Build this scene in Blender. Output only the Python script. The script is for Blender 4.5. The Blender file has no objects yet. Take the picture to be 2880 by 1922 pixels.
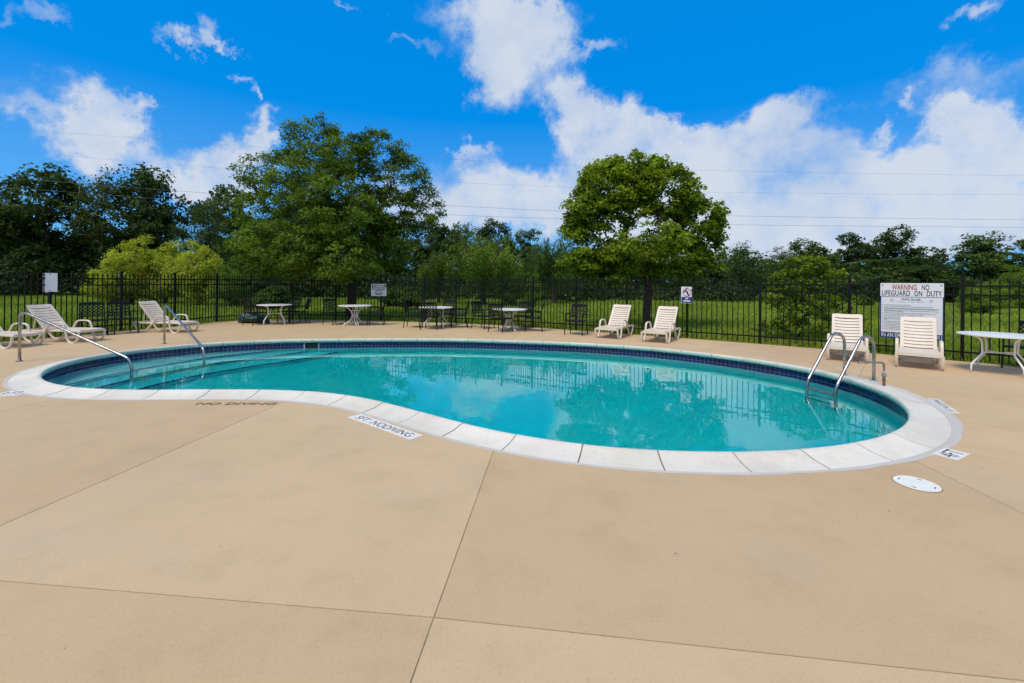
import bpy, bmesh, math, random
import numpy as np
from mathutils import Vector, Matrix
from mathutils.geometry import tessellate_polygon

scene = bpy.context.scene
COL = scene.collection
R = math.radians

# ------------------------------------------------------------------ camera
F, EYE, ROLL, HZ = 1260.0, 1.63, 0.0085, 793.5      # focal length and horizon in photo pixels (2880 wide)
cd = bpy.data.cameras.new('camera')
cd.sensor_fit = 'HORIZONTAL'; cd.sensor_width = 36.0
cd.lens = 36.0 * F / 2880.0
cd.shift_y = -(961.0 - HZ) / 2880.0
cd.clip_start = 0.05; cd.clip_end = 2000
cam = bpy.data.objects.new('camera', cd); COL.objects.link(cam)
c_, s_ = math.cos(ROLL), math.sin(ROLL)
cam.matrix_world = Matrix(((c_, -s_, 0, 0), (0, 0, -1, 0), (s_, c_, 0, EYE), (0, 0, 0, 1)))
scene.camera = cam

def ray(x, y):
    dx, dy = x - 1440.0, y - HZ
    return (dx * c_ + dy * s_, F, dx * s_ - dy * c_)

def G(x, y, z=0.0):                                  # where a photo pixel meets the level z
    r = ray(x, y); t = (z - EYE) / r[2]
    return Vector((r[0] * t, r[1] * t, z))

def P(x, y, dist):                                   # a photo pixel at a given distance north
    r = ray(x, y); t = dist / F
    return Vector((r[0] * t, dist, EYE + r[2] * t))

# ------------------------------------------------------------------ sky and sun
SUN_EL, SUN_AZ = 58.0, 215.0          # degrees; azimuth clockwise from +Y (the view direction)
SKY_STRENGTH = 0.10
world = bpy.data.worlds.new('World'); scene.world = world; world.use_nodes = True
def build_sky():
    nt = world.node_tree; nt.nodes.clear()
    N = lambda t: nt.nodes.new(t)
    L = nt.links.new
    def math_(op, a, b=None, c=None, clamp=False):
        n = N('ShaderNodeMath'); n.operation = op; n.use_clamp = clamp
        for i, v in enumerate((a, b, c)):
            if v is None: continue
            if isinstance(v, (int, float)): n.inputs[i].default_value = v
            else: L(v, n.inputs[i])
        return n.outputs[0]
    out = N('ShaderNodeOutputWorld'); bg = N('ShaderNodeBackground'); L(bg.outputs[0], out.inputs[0])
    bg.inputs['Strength'].default_value = SKY_STRENGTH
    sky = N('ShaderNodeTexSky'); sky.sky_type = 'NISHITA'; sky.sun_disc = False
    sky.sun_elevation = R(SUN_EL); sky.sun_rotation = R(SUN_AZ)
    sky.air_density = 1.0; sky.dust_density = 0.3; sky.ozone_density = 3.0
    tint = N('ShaderNodeMix'); tint.data_type = 'RGBA'; tint.blend_type = 'MULTIPLY'; tint.inputs[0].default_value = 1
    L(sky.outputs[0], tint.inputs[6]); tint.inputs[7].default_value = (0.012, 1.36, 2.26, 1)
    tc = N('ShaderNodeTexCoord')
    # deep polarised blue aloft, paler towards the horizon
    s0 = N('ShaderNodeSeparateXYZ'); L(tc.outputs['Generated'], s0.inputs[0])
    hr = N('ShaderNodeValToRGB'); L(s0.outputs[2], hr.inputs[0])
    for e, (p, c) in zip((hr.color_ramp.elements[0], hr.color_ramp.elements[1]), ((0.0, (2.2, 4.6, 8.2, 1)), (0.34, (0.0, 2.55, 7.9, 1)))): e.position = p; e.color = c
    deep = N('ShaderNodeMix'); deep.data_type = 'RGBA'; deep.inputs[0].default_value = 0.8; L(tint.outputs[2], deep.inputs[6]); L(hr.outputs[0], deep.inputs[7])
    # ragged edges: the direction is pushed about by noise before the cloud masses are looked up
    def noise(scale, detail, rough, vec=None, off=0.0):
        n = N('ShaderNodeTexNoise'); n.inputs['Scale'].default_value = scale; n.inputs['Detail'].default_value = detail
        n.inputs['Roughness'].default_value = rough
        mp = N('ShaderNodeMapping'); mp.inputs['Location'].default_value = (off, off * 0.7, off * 1.3)
        L(vec if vec is not None else tc.outputs['Generated'], mp.inputs[0]); L(mp.outputs[0], n.inputs['Vector'])
        return n
    wn = noise(9.0, 9, 0.65, off=3.1)
    sub = N('ShaderNodeVectorMath'); sub.operation = 'SUBTRACT'; L(wn.outputs['Color'], sub.inputs[0]); sub.inputs[1].default_value = (0.5, 0.5, 0.5)
    scl = N('ShaderNodeVectorMath'); scl.operation = 'SCALE'; L(sub.outputs[0], scl.inputs[0]); scl.inputs['Scale'].default_value = 0.20
    add = N('ShaderNodeVectorMath'); add.operation = 'ADD'; L(tc.outputs['Generated'], add.inputs[0]); L(scl.outputs[0], add.inputs[1])
    nrm = N('ShaderNodeVectorMath'); nrm.operation = 'NORMALIZE'; L(add.outputs[0], nrm.inputs[0])
    sep = N('ShaderNodeSeparateXYZ'); L(nrm.outputs[0], sep.inputs[0])
    az = math_('ARCTAN2', sep.outputs[0], sep.outputs[1]); el = math_('ARCSINE', sep.outputs[2])
    def ae(x, y):
        r = ray(x, y); n = math.sqrt(r[0]**2 + r[1]**2 + r[2]**2)
        return math.atan2(r[0], r[1]), math.asin(r[2] / n)
    blobs = [
        (290, 330, 105, 80, 1.15), (250, 400, 130, 60, .85), (400, 480, 110, 45, .5), (120, 380, 70, 70, .5), (380, 280, 40, 40, .7),
        (630, 480, 110, 62, 1.1), (735, 360, 42, 60, 1.1), (690, 410, 62, 55, .9), (560, 525, 100, 40, .8),
        (590, 70, 60, 48, 1.05), (500, 105, 75, 30, .95), (620, 105, 50, 22, .8), (540, 140, 22, 26, .75),
        (150, 45, 110, 26, .68), (15, 60, 40, 44, .72), (180, 90, 70, 18, .62), (180, 230, 240, 60, .52), (60, 300, 200, 40, .52), (2500, 250, 250, 50, .42), (2800, 200, 160, 60, .45),
        (655, 208, 24, 22, .95), (694, 247, 14, 28, .95), (1130, 100, 75, 14, .85), (1220, 140, 40, 30, .7), (930, 12, 70, 12, .7),
        (1400, 30, 140, 75, 1.2), (1420, 130, 115, 90, 1.2), (1385, 240, 62, 75, 1.15), (1530, 60, 110, 50, .9), (1570, 130, 60, 40, .8),
        (1690, 145, 70, 26, .9), (1580, 230, 75, 60, .85), (1460, 200, 40, 90, .7),
        (1620, 290, 75, 60, .95), (1700, 350, 130, 60, 1.05), (1610, 410, 70, 60, .9), (1760, 430, 130, 80, 1.0),
        (1950, 400, 150, 75, 1.1), (2210, 330, 110, 65, 1.15), (2080, 430, 240, 90, 1.15), (2320, 440, 160, 70, 1.0), (2440, 500, 200, 70, .95),
        (2640, 320, 90, 45, .95), (2780, 330, 130, 70, 1.1), (2800, 430, 170, 90, 1.1), (2640, 430, 120, 60, .95), (2560, 275, 40, 24, .7), (2470, 350, 34, 30, .8),
        (2780, 560, 200, 80, .95), (2050, 560, 400, 90, 1.2), (2100, 660, 400, 70, 1.1), (2450, 610, 180, 50, .85),
        (1330, 500, 260, 62, .74), (1260, 580, 320, 62, .74), (1500, 540, 160, 80, .8), (1330, 440, 60, 18, .6), (2760, 25, 100, 26, .85),
        (2590, 600, 70, 55, -.55), (2590, 430, 40, 34, -.4), (1480, 620, 200, 50, .5), (2800, 670, 220, 50, .7), (2000, 660, 420, 110, 1.0), (2350, 690, 420, 70, .8), (330, 400, 150, 80, .5), (210, 330, 60, 60, .5), (640, 540, 160, 50, .5), (1300, 620, 300, 60, .45), (1880, 420, 120, 80, .6),
    ]
    tot = None
    for (x, y, rx, ry, w) in blobs:
        rx, ry = rx * .86, ry * .86
        a0, e0 = ae(x, y)
        a1 = ae(x + rx, y)[0]; a2 = ae(x - rx, y)[0]; e1 = ae(x, y - ry)[1]; e2 = ae(x, y + ry)[1]
        sa, se = abs(a1 - a2) / 2, abs(e1 - e2) / 2
        u = math_('MULTIPLY', math_('SUBTRACT', az, a0), 1 / sa); v = math_('MULTIPLY', math_('SUBTRACT', el, e0), 1 / se)
        q = math_('ADD', math_('MULTIPLY', u, u), math_('MULTIPLY', v, v))
        g = math_('MULTIPLY', math_('EXPONENT', math_('MULTIPLY', math_('POWER', q, 1.25), -0.6)), w)
        tot = g if tot is None else math_('ADD', tot, g)
    tot = math_('MINIMUM', tot, 1.32)
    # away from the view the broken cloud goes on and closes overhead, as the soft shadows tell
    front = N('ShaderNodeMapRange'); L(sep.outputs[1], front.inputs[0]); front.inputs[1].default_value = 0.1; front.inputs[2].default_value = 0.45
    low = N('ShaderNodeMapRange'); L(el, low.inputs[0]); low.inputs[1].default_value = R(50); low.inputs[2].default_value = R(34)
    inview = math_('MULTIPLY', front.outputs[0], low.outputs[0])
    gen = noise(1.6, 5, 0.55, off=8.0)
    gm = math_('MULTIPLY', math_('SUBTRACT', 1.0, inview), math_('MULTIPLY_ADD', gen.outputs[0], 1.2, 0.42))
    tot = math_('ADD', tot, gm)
    fine = noise(8.0, 13, 0.66, off=1.7); mid_n = noise(4.0, 5, 0.55, off=12.4)
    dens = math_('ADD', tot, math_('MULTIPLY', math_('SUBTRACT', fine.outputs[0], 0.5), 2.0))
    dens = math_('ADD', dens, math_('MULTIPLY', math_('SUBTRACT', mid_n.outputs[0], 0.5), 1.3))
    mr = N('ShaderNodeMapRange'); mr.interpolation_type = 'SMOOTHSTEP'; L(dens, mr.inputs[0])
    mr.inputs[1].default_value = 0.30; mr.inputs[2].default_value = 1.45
    # cloud body: white towards the crests, blue grey where it is thin
    body = noise(4.2, 7, 0.55, off=5.3)
    bv = math_('MULTIPLY_ADD', math_('SUBTRACT', dens, 0.9), 0.30, body.outputs[0])
    cr = N('ShaderNodeValToRGB'); L(bv, cr.inputs[0])
    cr.color_ramp.elements[0].position = 0.30; cr.color_ramp.elements[0].color = (3.7, 5.2, 7.7, 1)
    cr.color_ramp.elements[1].position = 0.72; cr.color_ramp.elements[1].color = (6.6, 7.2, 8.2, 1)
    mix = N('ShaderNodeMix'); mix.data_type = 'RGBA'
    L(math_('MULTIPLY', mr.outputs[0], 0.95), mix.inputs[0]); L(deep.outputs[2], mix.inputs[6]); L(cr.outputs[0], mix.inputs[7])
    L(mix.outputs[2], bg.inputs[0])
build_sky()
world.cycles.sampling_method = 'MANUAL'; world.cycles.sample_map_resolution = 512

sd = bpy.data.lights.new('sun', 'SUN'); sd.energy = 2.75; sd.angle = R(22); sd.color = (1.0, 0.89, 0.71)
sun = bpy.data.objects.new('sun', sd); COL.objects.link(sun)
az_, el_ = R(SUN_AZ), R(SUN_EL)
to_sun = Vector((math.sin(az_) * math.cos(el_), math.cos(az_) * math.cos(el_), math.sin(el_)))
sun.rotation_euler = to_sun.to_track_quat('Z', 'Y').to_euler()
sun.location = to_sun * 60

scene.view_settings.view_transform = 'Standard'; scene.view_settings.look = 'None'
scene.view_settings.exposure = 0.0; scene.view_settings.gamma = 1.0
scene.view_settings.use_curve_mapping = False
scene.render.engine = 'CYCLES'
cy = scene.cycles
cy.use_denoising = True
cy.max_bounces = 10; cy.transmission_bounces = 8; cy.glossy_bounces = 4; cy.diffuse_bounces = 3; cy.transparent_max_bounces = 8
cy.caustics_refractive = True; cy.caustics_reflective = False; cy.sample_clamp_indirect = 6.0

# ------------------------------------------------------------------ materials
def new_mat(name):
    m = bpy.data.materials.new(name); m.use_nodes = True
    nt = m.node_tree; b = nt.nodes['Principled BSDF']
    return m, nt, b

def ramp(nt, fac, stops):
    n = nt.nodes.new('ShaderNodeValToRGB'); nt.links.new(fac, n.inputs[0])
    e = n.color_ramp.elements
    while len(e) < len(stops): e.new(0.5)
    for k, (p, c) in zip(e, stops): k.position = p; k.color = (*c, 1)
    return n.outputs[0]

def nz(nt, scale, detail=4, rough=0.55, coord='Object', stretch=None, off=None):
    tc = nt.nodes.new('ShaderNodeTexCoord'); n = nt.nodes.new('ShaderNodeTexNoise')
    n.inputs['Scale'].default_value = scale; n.inputs['Detail'].default_value = detail; n.inputs['Roughness'].default_value = rough
    mp = nt.nodes.new('ShaderNodeMapping')
    if stretch: mp.inputs['Scale'].default_value = stretch
    if off: mp.inputs['Location'].default_value = off
    if coord == 'World':
        g = nt.nodes.new('ShaderNodeNewGeometry'); nt.links.new(g.outputs['Position'], mp.inputs[0])
    else:
        nt.links.new(tc.outputs[coord], mp.inputs[0])
    nt.links.new(mp.outputs[0], n.inputs['Vector'])
    return n.outputs[0]

def mixc(nt, a, b, fac, mode='MIX'):
    n = nt.nodes.new('ShaderNodeMix'); n.data_type = 'RGBA'; n.blend_type = mode
    for s, v in ((0, fac), (6, a), (7, b)):
        if isinstance(v, (int, float)): n.inputs[s].default_value = v
        elif isinstance(v, tuple): n.inputs[s].default_value = (*v, 1)
        else: nt.links.new(v, n.inputs[s])
    return n.outputs[2]

def bump(nt, b, h, strength, dist):
    n = nt.nodes.new('ShaderNodeBump'); n.inputs['Strength'].default_value = strength; n.inputs['Distance'].default_value = dist
    nt.links.new(h, n.inputs['Height']); nt.links.new(n.outputs[0], b.inputs['Normal'])

def simple(name, col, rough=0.5, metal=0.0, var=0.12, scale=6.0, bmp=0.0, coord='Object', spec=0.5):
    m, nt, b = new_mat(name)
    lo = tuple(c * (1 - var) for c in col); hi = tuple(min(1, c * (1 + var)) for c in col)
    nt.links.new(ramp(nt, nz(nt, scale, 5, 0.6, coord), [(0.3, lo), (0.7, hi)]), b.inputs['Base Color'])
    b.inputs['Roughness'].default_value = rough; b.inputs['Metallic'].default_value = metal
    b.inputs['Specular IOR Level'].default_value = spec
    if bmp: bump(nt, b, nz(nt, scale * 8, 3, 0.6, coord), bmp, 0.004)
    return m

M = {}
def concrete():
    m, nt, b = new_mat('deck_concrete')
    big = nz(nt, 0.35, 4, 0.6, 'World'); mid = nz(nt, 2.2, 6, 0.68, 'World'); fine = nz(nt, 60, 4, 0.7, 'World')
    c = ramp(nt, big, [(0.3, (.56, .40, .232)), (0.52, (.60, .43, .252)), (0.72, (.625, .45, .268))])
    c = mixc(nt, c, ramp(nt, mid, [(0.30, (.82, .81, .79)), (0.5, (1, 1, 1)), (0.8, (1.04, 1.04, 1.03))]), 0.45, 'MULTIPLY')
    c = mixc(nt, c, ramp(nt, fine, [(0.28, (.72, .70, .66)), (0.45, (1, 1, 1)), (0.85, (1.06, 1.06, 1.06))]), 0.6, 'MULTIPLY')
    # grey worn patches and water stains
    st = nz(nt, 0.9, 5, 0.62, 'World', off=(31, 12, 0))
    c = mixc(nt, c, (.50, .42, .32), ramp(nt, st, [(0.55, (0, 0, 0)), (0.8, (.42, .42, .42))]))
    st2 = nz(nt, 1.3, 7, 0.72, 'World', stretch=(0.6, 1.6, 1), off=(5, 71, 0))
    c = mixc(nt, c, (.26, .20, .14), ramp(nt, st2, [(0.62, (0, 0, 0)), (0.82, (.22, .22, .22))]))
    # dark pits
    v = nt.nodes.new('ShaderNodeTexVoronoi'); v.inputs['Scale'].default_value = 5.5
    g = nt.nodes.new('ShaderNodeNewGeometry'); nt.links.new(g.outputs['Position'], v.inputs['Vector'])
    c = mixc(nt, c, (.16, .12, .08), ramp(nt, v.outputs['Distance'], [(0.012, (.7, .7, .7)), (0.03, (0, 0, 0))]))
    oi = nt.nodes.new('ShaderNodeObjectInfo')
    c = mixc(nt, c, oi.outputs['Color'], 1.0, 'MULTIPLY')
    nt.links.new(c, b.inputs['Base Color']); b.inputs['Roughness'].default_value = 0.82; b.inputs['Specular IOR Level'].default_value = 0.3
    h = nz(nt, 55, 6, 0.75, 'World', stretch=(1.0, 0.3, 1))
    bump(nt, b, h, 0.38, 0.007)
    return m
M['deck'] = concrete()
M['joint'] = simple('joint_dirt', (.34, .25, .16), 0.95, var=.35, scale=9)
def coping_mat(stain=False):
    m, nt, b = new_mat('coping_nose' if stain else 'coping_stone')
    a = nz(nt, 1.4, 5, 0.65, 'World'); f = nz(nt, 22, 5, 0.7, 'World')
    c = ramp(nt, a, [(0.3, (.66, .595, .51)), (0.55, (.755, .705, .61)), (0.75, (.79, .75, .665))])
    c = mixc(nt, c, ramp(nt, f, [(0.3, (.86, .85, .83)), (0.5, (1, 1, 1))]), 0.6, 'MULTIPLY')
    d = nz(nt, 3.5, 8, 0.75, 'World', off=(9, 4, 2))
    c = mixc(nt, c, (.30, .25, .19), ramp(nt, d, [(0.60, (0, 0, 0)), (0.74, (.40, .40, .40))]))
    if stain: c = mixc(nt, c, (.40, .56, .50), ramp(nt, nz(nt, 2.6, 5, .65, 'World', off=(3, 3, 3)), [(0.3, (.25, .25, .25)), (0.6, (.85, .85, .85))]))
    oi = nt.nodes.new('ShaderNodeObjectInfo')
    c = mixc(nt, c, oi.outputs['Color'], 1.0, 'MULTIPLY')
    nt.links.new(c, b.inputs['Base Color']); b.inputs['Roughness'].default_value = 0.75
    bump(nt, b, f, 0.12, 0.004)
    return m
M['coping'] = coping_mat(); M['nose'] = coping_mat(True)
M['sealant'] = simple('grey_sealant', (.55, .51, .455), 0.8, var=.14, scale=4, bmp=.2, coord='Generated')
M['mortar'] = simple('brown_mortar', (.24, .165, .095), 0.95, var=.35, scale=9)
M['grout'] = simple('tile_grout', (.54, .57, .62), 0.8, var=.12, scale=12)
def tile_mat():
    m, nt, b = new_mat('cobalt_tile')
    oi = nt.nodes.new('ShaderNodeObjectInfo')
    c = ramp(nt, nz(nt, 3, 4, 0.6, 'World'), [(0.3, (.005, .003, .050)), (0.7, (.012, .008, .11))])
    nt.links.new(c, b.inputs['Base Color']); b.inputs['Roughness'].default_value = 0.12
    bump(nt, b, nz(nt, 14, 2, 0.5, 'World'), 0.1, 0.01)
    return m
M['tile'] = tile_mat()
M['plaster'] = simple('pool_plaster', (.56, .80, .79), 0.8, var=.06, scale=1.1)
M['step_plaster'] = simple('step_plaster', (.70, .82, .84), 0.8, var=.08, scale=1.1)
M['step_tile'] = simple('step_edge_tile', (.012, .02, .16), 0.3, var=.2, scale=4)
def water_mat():
    m, nt, b = new_mat('pool_water')
    b.inputs['Base Color'].default_value = (1, 1, 1, 1); b.inputs['Roughness'].default_value = 0.0
    b.inputs['IOR'].default_value = 1.36; b.inputs['Transmission Weight'].default_value = 1.0
    h1 = nz(nt, 2.2, 2, 0.5, 'World', stretch=(1.0, 0.8, 1)); h2 = nz(nt, 7.0, 2, 0.5, 'World')
    ad = nt.nodes.new('ShaderNodeMath'); ad.operation = 'MULTIPLY_ADD'; nt.links.new(h2, ad.inputs[0]); ad.inputs[1].default_value = 0.16; nt.links.new(h1, ad.inputs[2])
    bump(nt, b, ad.outputs[0], 0.22, 0.010)
    va = nt.nodes.new('ShaderNodeVolumeAbsorption'); va.inputs['Color'].default_value = (0.0, .965, .970, 1); va.inputs['Density'].default_value = 1.7
    nt.links.new(va.outputs[0], nt.nodes['Material Output'].inputs['Volume'])
    return m
M['water'] = water_mat()
def steel():
    m, nt, b = new_mat('stainless_steel')
    c = ramp(nt, nz(nt, 9, 5, 0.6), [(0.3, (.27, .255, .24)), (0.6, (.46, .44, .42))])
    geo = nt.nodes.new('ShaderNodeNewGeometry'); sp = nt.nodes.new('ShaderNodeSeparateXYZ'); nt.links.new(geo.outputs['Position'], sp.inputs[0])
    nt.links.new(c, b.inputs['Base Color']); b.inputs['Metallic'].default_value = 1; b.inputs['Roughness'].default_value = 0.27
    bump(nt, b, nz(nt, 30, 3, .6), 0.05, 0.002)
    return m
M['steel'] = steel()
M['old_steel'] = simple('weathered_pipe', (.32, .30, .27), 0.42, 0.85, .25, 18)
M['galv'] = simple('galvanised_coupling', (.30, .34, .38), 0.5, 0.6, .2, 20)
M['brass'] = simple('rusty_brass_valve', (.24, .12, .055), 0.5, 0.6, .5, 30)
M['flange'] = simple('flange_cover', (.30, .42, .42), 0.4, 0.4, .2, 20)
M['fence'] = simple('black_fence_paint', (.0045, .0045, .0046), 0.5, 0.0, .3, 5, .1, spec=.22)
M['chair'] = simple('black_powder_coat', (.006, .006, .0062), 0.5, 0.0, .3, 8, spec=.25)
M['white_metal'] = simple('white_powder_coat', (.78, .78, .76), 0.35, 0.0, .05, 4)
M['resin'] = simple('bone_resin', (.72, .625, .525), 0.48, 0.0, .06, 2.5, .05)
M['sign_white'] = simple('sign_white', (.72, .74, .78), 0.35, 0, .03, 4)
M['sign_pale'] = simple('sign_pale_grey', (.72, .735, .765), 0.35, 0, .03, 4)
M['sign_blue'] = simple('sign_blue', (.012, .035, .20), 0.4, 0, .08, 4)
M['sign_black'] = simple('sign_black', (.012, .013, .016), 0.45, 0, .1, 4)
M['sign_red'] = simple('sign_red', (.36, .012, .016), 0.4, 0, .1, 4)
M['sign_grey'] = simple('sign_small_print', (.22, .25, .31), 0.5, 0, .1, 4)
M['marker_white'] = simple('marker_plate', (.74, .72, .67), 0.7, 0, .12, 14, .2)
M['marker_black'] = simple('marker_letter', (.055, .05, .048), 0.8, 0, .5, 24)
M['stencil'] = simple('worn_stencil_paint', (.14, .11, .085), 0.9, 0, .45, 12)
M['lid'] = simple('skimmer_lid', (.80, .78, .70), 0.55, 0, .07, 9, .15)
M['tarp'] = simple('green_tarp', (.004, .028, .026), 0.42, 0, .3, 5, .3)
M['wire'] = simple('wire', (.16, .16, .17), 0.6, 0.2, .1, 1)
M['dry_leaf'] = simple('dry_leaf', (.10, .06, .03), 0.8, 0, .5, 40)
M['screw'] = simple('bolt_head', (.16, .17, .17), 0.4, .7, .2, 40)
def lawn_mat():
    m, nt, b = new_mat('lawn')
    a = nz(nt, 0.35, 5, 0.6, 'World'); f = nz(nt, 7, 6, 0.7, 'World', stretch=(1, .5, 1))
    c = ramp(nt, a, [(0.3, (.16, .225, .022)), (0.55, (.22, .29, .03)), (0.75, (.26, .33, .038))])
    c = mixc(nt, c, ramp(nt, f, [(0.3, (.45, .5, .4)), (0.6, (1.1, 1.1, 1.1))]), .85, 'MULTIPLY')
    nt.links.new(c, b.inputs['Base Color']); b.inputs['Roughness'].default_value = 0.9; b.inputs['Specular IOR Level'].default_value = .2
    bump(nt, b, f, 0.8, 0.08)
    return m
M['lawn'] = lawn_mat()
def leaf_mat(name, lo, hi, trans=.35):
    m, nt, b = new_mat(name)
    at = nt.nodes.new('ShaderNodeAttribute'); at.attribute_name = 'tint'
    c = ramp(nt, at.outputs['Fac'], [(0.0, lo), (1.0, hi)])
    oi = nt.nodes.new('ShaderNodeObjectInfo')
    c = mixc(nt, c, oi.outputs['Color'], 1.0, 'MULTIPLY')
    nt.links.new(c, b.inputs['Base Color']); b.inputs['Roughness'].default_value = 0.6; b.inputs['Specular IOR Level'].default_value = .25
    tr = nt.nodes.new('ShaderNodeBsdfTranslucent'); nt.links.new(mixc(nt, c, (1.1, 1.15, .5), 1.0, 'MULTIPLY'), tr.inputs[0])
    mx = nt.nodes.new('ShaderNodeMixShader'); mx.inputs[0].default_value = trans
    nt.links.new(b.outputs[0], mx.inputs[1]); nt.links.new(tr.outputs[0], mx.inputs[2])
    nt.links.new(mx.outputs[0], nt.nodes['Material Output'].inputs[0])
    return m
M['leaf'] = leaf_mat('leaf_green', (.034, .066, .010), (.165, .235, .028), .42)
M['leaf_far'] = leaf_mat('leaf_far', (.026, .050, .013), (.120, .175, .038), .42)
M['grass'] = leaf_mat('grass_blade', (.17, .235, .024), (.34, .415, .052))
M['leaf_yellow'] = leaf_mat('leaf_yellow_green', (.19, .235, .024), (.46, .52, .07), .45)
M['bark'] = simple('bark_dark', (.045, .035, .026), 0.9, 0, .4, 6, .6)
M['bark_pale'] = simple('bark_pale', (.30, .28, .24), 0.85, 0, .35, 3, .3)

# ------------------------------------------------------------------ mesh helpers
def add(o, parent=None):
    COL.objects.link(o)
    if parent is not None: o.parent = parent
    return o

class MB:
    def __init__(s): s.v = []; s.f = []
    def quad(s, *p): 
        n = len(s.v); s.v += [tuple(q) for q in p]; s.f.append(tuple(range(n, n + len(p)))); return s
    def box(s, c, d, rz=0.0, rx=0.0):
        n = len(s.v); cz, sz = math.cos(rz), math.sin(rz); cx, sx = math.cos(rx), math.sin(rx)
        for k in range(8):
            x = (.5 if k & 1 else -.5) * d[0]; y = (.5 if k & 2 else -.5) * d[1]; z = (.5 if k & 4 else -.5) * d[2]
            y, z = y * cx - z * sx, y * sx + z * cx
            x, y = x * cz - y * sz, x * sz + y * cz
            s.v.append((c[0] + x, c[1] + y, c[2] + z))
        for q in ((0, 2, 3, 1), (4, 5, 7, 6), (0, 1, 5, 4), (2, 6, 7, 3), (0, 4, 6, 2), (1, 3, 7, 5)): s.f.append(tuple(n + i for i in q))
        return s
    def loft(s, rings, cap=True, closed=False):
        n = len(s.v); k = len(rings[0])
        for r in rings: s.v += [tuple(p) for p in r]
        m = len(rings)
        for i in range(m if closed else m - 1):
            a, b = n + i * k, n + ((i + 1) % m) * k
            for j in range(k):
                j2 = (j + 1) % k; s.f.append((a + j, a + j2, b + j2, b + j))
        if cap and not closed:
            s.f.append(tuple(n + j for j in reversed(range(k)))); s.f.append(tuple(n + (m - 1) * k + j for j in range(k)))
        return s
    def tube(s, pts, r, k=8, cap=True, up=(0, 0, 1)):
        pts = [Vector(p) for p in pts]; rr = r if isinstance(r, (list, tuple)) else [r] * len(pts)
        rings = []; ref = None
        for i, p in enumerate(pts):
            t = (pts[min(i + 1, len(pts) - 1)] - pts[max(i - 1, 0)]).normalized()
            if ref is None:
                ref = Vector(up) if abs(t.dot(Vector(up))) < .95 else Vector((1, 0, 0))
            a = ref - t * ref.dot(t)
            if a.length < 1e-5: a = t.orthogonal()
            a.normalize(); b = t.cross(a); ref = a
            rings.append([p + (a * math.cos(2 * math.pi * j / k) + b * math.sin(2 * math.pi * j / k)) * rr[i] for j in range(k)])
        return s.loft(rings, cap)
    def sweep(s, pts, w, h, side=(1, 0, 0)):              # flat bar: w along 'side', h across the path
        pts = [Vector(p) for p in pts]; sd_ = Vector(side); rings = []
        for i, p in enumerate(pts):
            t = (pts[min(i + 1, len(pts) - 1)] - pts[max(i - 1, 0)]).normalized(); n = t.cross(sd_).normalized()
            e = .22
            prof = [(-.5, -.5 + e), (-.5 + e * h / w, -.5), (.5 - e * h / w, -.5), (.5, -.5 + e), (.5, .5 - e), (.5 - e * h / w, .5), (-.5 + e * h / w, .5), (-.5, .5 - e)]
            rings.append([p + sd_ * (w * a) + n * (h * b) for a, b in prof])
        return s.loft(rings)
    def lathe(s, prof, k=32, c=(0, 0, 0)):
        rings = [[(c[0] + r * math.cos(2 * math.pi * j / k), c[1] + r * math.sin(2 * math.pi * j / k), c[2] + z) for j in range(k)] for r, z in prof]
        return s.loft(rings)
    def mesh(s, name, smooth=False):
        m = bpy.data.meshes.new(name); m.from_pydata(s.v, [], s.f); m.update()
        if smooth:
            m.polygons.foreach_set('use_smooth', [True] * len(m.polygons))
        return m
    def build(s, name, mat, parent=None, smooth=False, sharp=None):
        me = s.mesh(name, smooth)
        me.materials.append(M[mat] if isinstance(mat, str) else mat)
        if smooth and sharp: me.set_sharp_from_angle(angle=R(sharp))
        return add(bpy.data.objects.new(name, me), parent)

def tag(o, label=None, cat=None, group=None, kind=None):
    if label: o['label'] = label
    if cat: o['category'] = cat
    if group: o['group'] = group
    if kind: o['kind'] = kind
    return o
def thing(name, label, cat, loc=(0, 0, 0), rotz=0.0, group=None):
    o = bpy.data.objects.new(name, None); o.empty_display_size = .2; COL.objects.link(o)
    o.location = loc; o.rotation_euler = (0, 0, rotz)
    return tag(o, label, cat, group)
def dup(o, parent=None):
    c = o.copy(); add(c, parent)
    for ch in list(o.children): dup(ch, c)
    return c
def place(o, label, loc, rotz, group=None):
    o.location = loc; o.rotation_euler = (0, 0, rotz); o['label'] = label
    if group: o['group'] = group
    return o
def fillet(pts, r, n=5):
    pts = [Vector(p) for p in pts]; out = [pts[0]]
    for i in range(1, len(pts) - 1):
        p = pts[i]; a = (pts[i - 1] - p); b = (pts[i + 1] - p)
        d = min(r if not isinstance(r, list) else r[i], a.length * .48, b.length * .48)
        a = p + a.normalized() * d; b = p + b.normalized() * d
        for k in range(n + 1):
            t = k / n; out.append(a * (1 - t) ** 2 + p * 2 * t * (1 - t) + b * t * t)
    out.append(pts[-1]); return out
def smooth_path(pts, n=6):
    pts = [Vector(p) for p in pts]; out = []
    for i in range(len(pts) - 1):
        p0 = pts[max(i - 1, 0)]; p1 = pts[i]; p2 = pts[i + 1]; p3 = pts[min(i + 2, len(pts) - 1)]
        for k in range(n):
            t = k / n
            out.append(.5 * ((2 * p1) + (p2 - p0) * t + (2 * p0 - 5 * p1 + 4 * p2 - p3) * t * t + (3 * p1 - p0 - 3 * p2 + p3) * t ** 3))
    out.append(pts[-1]); return out
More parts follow.
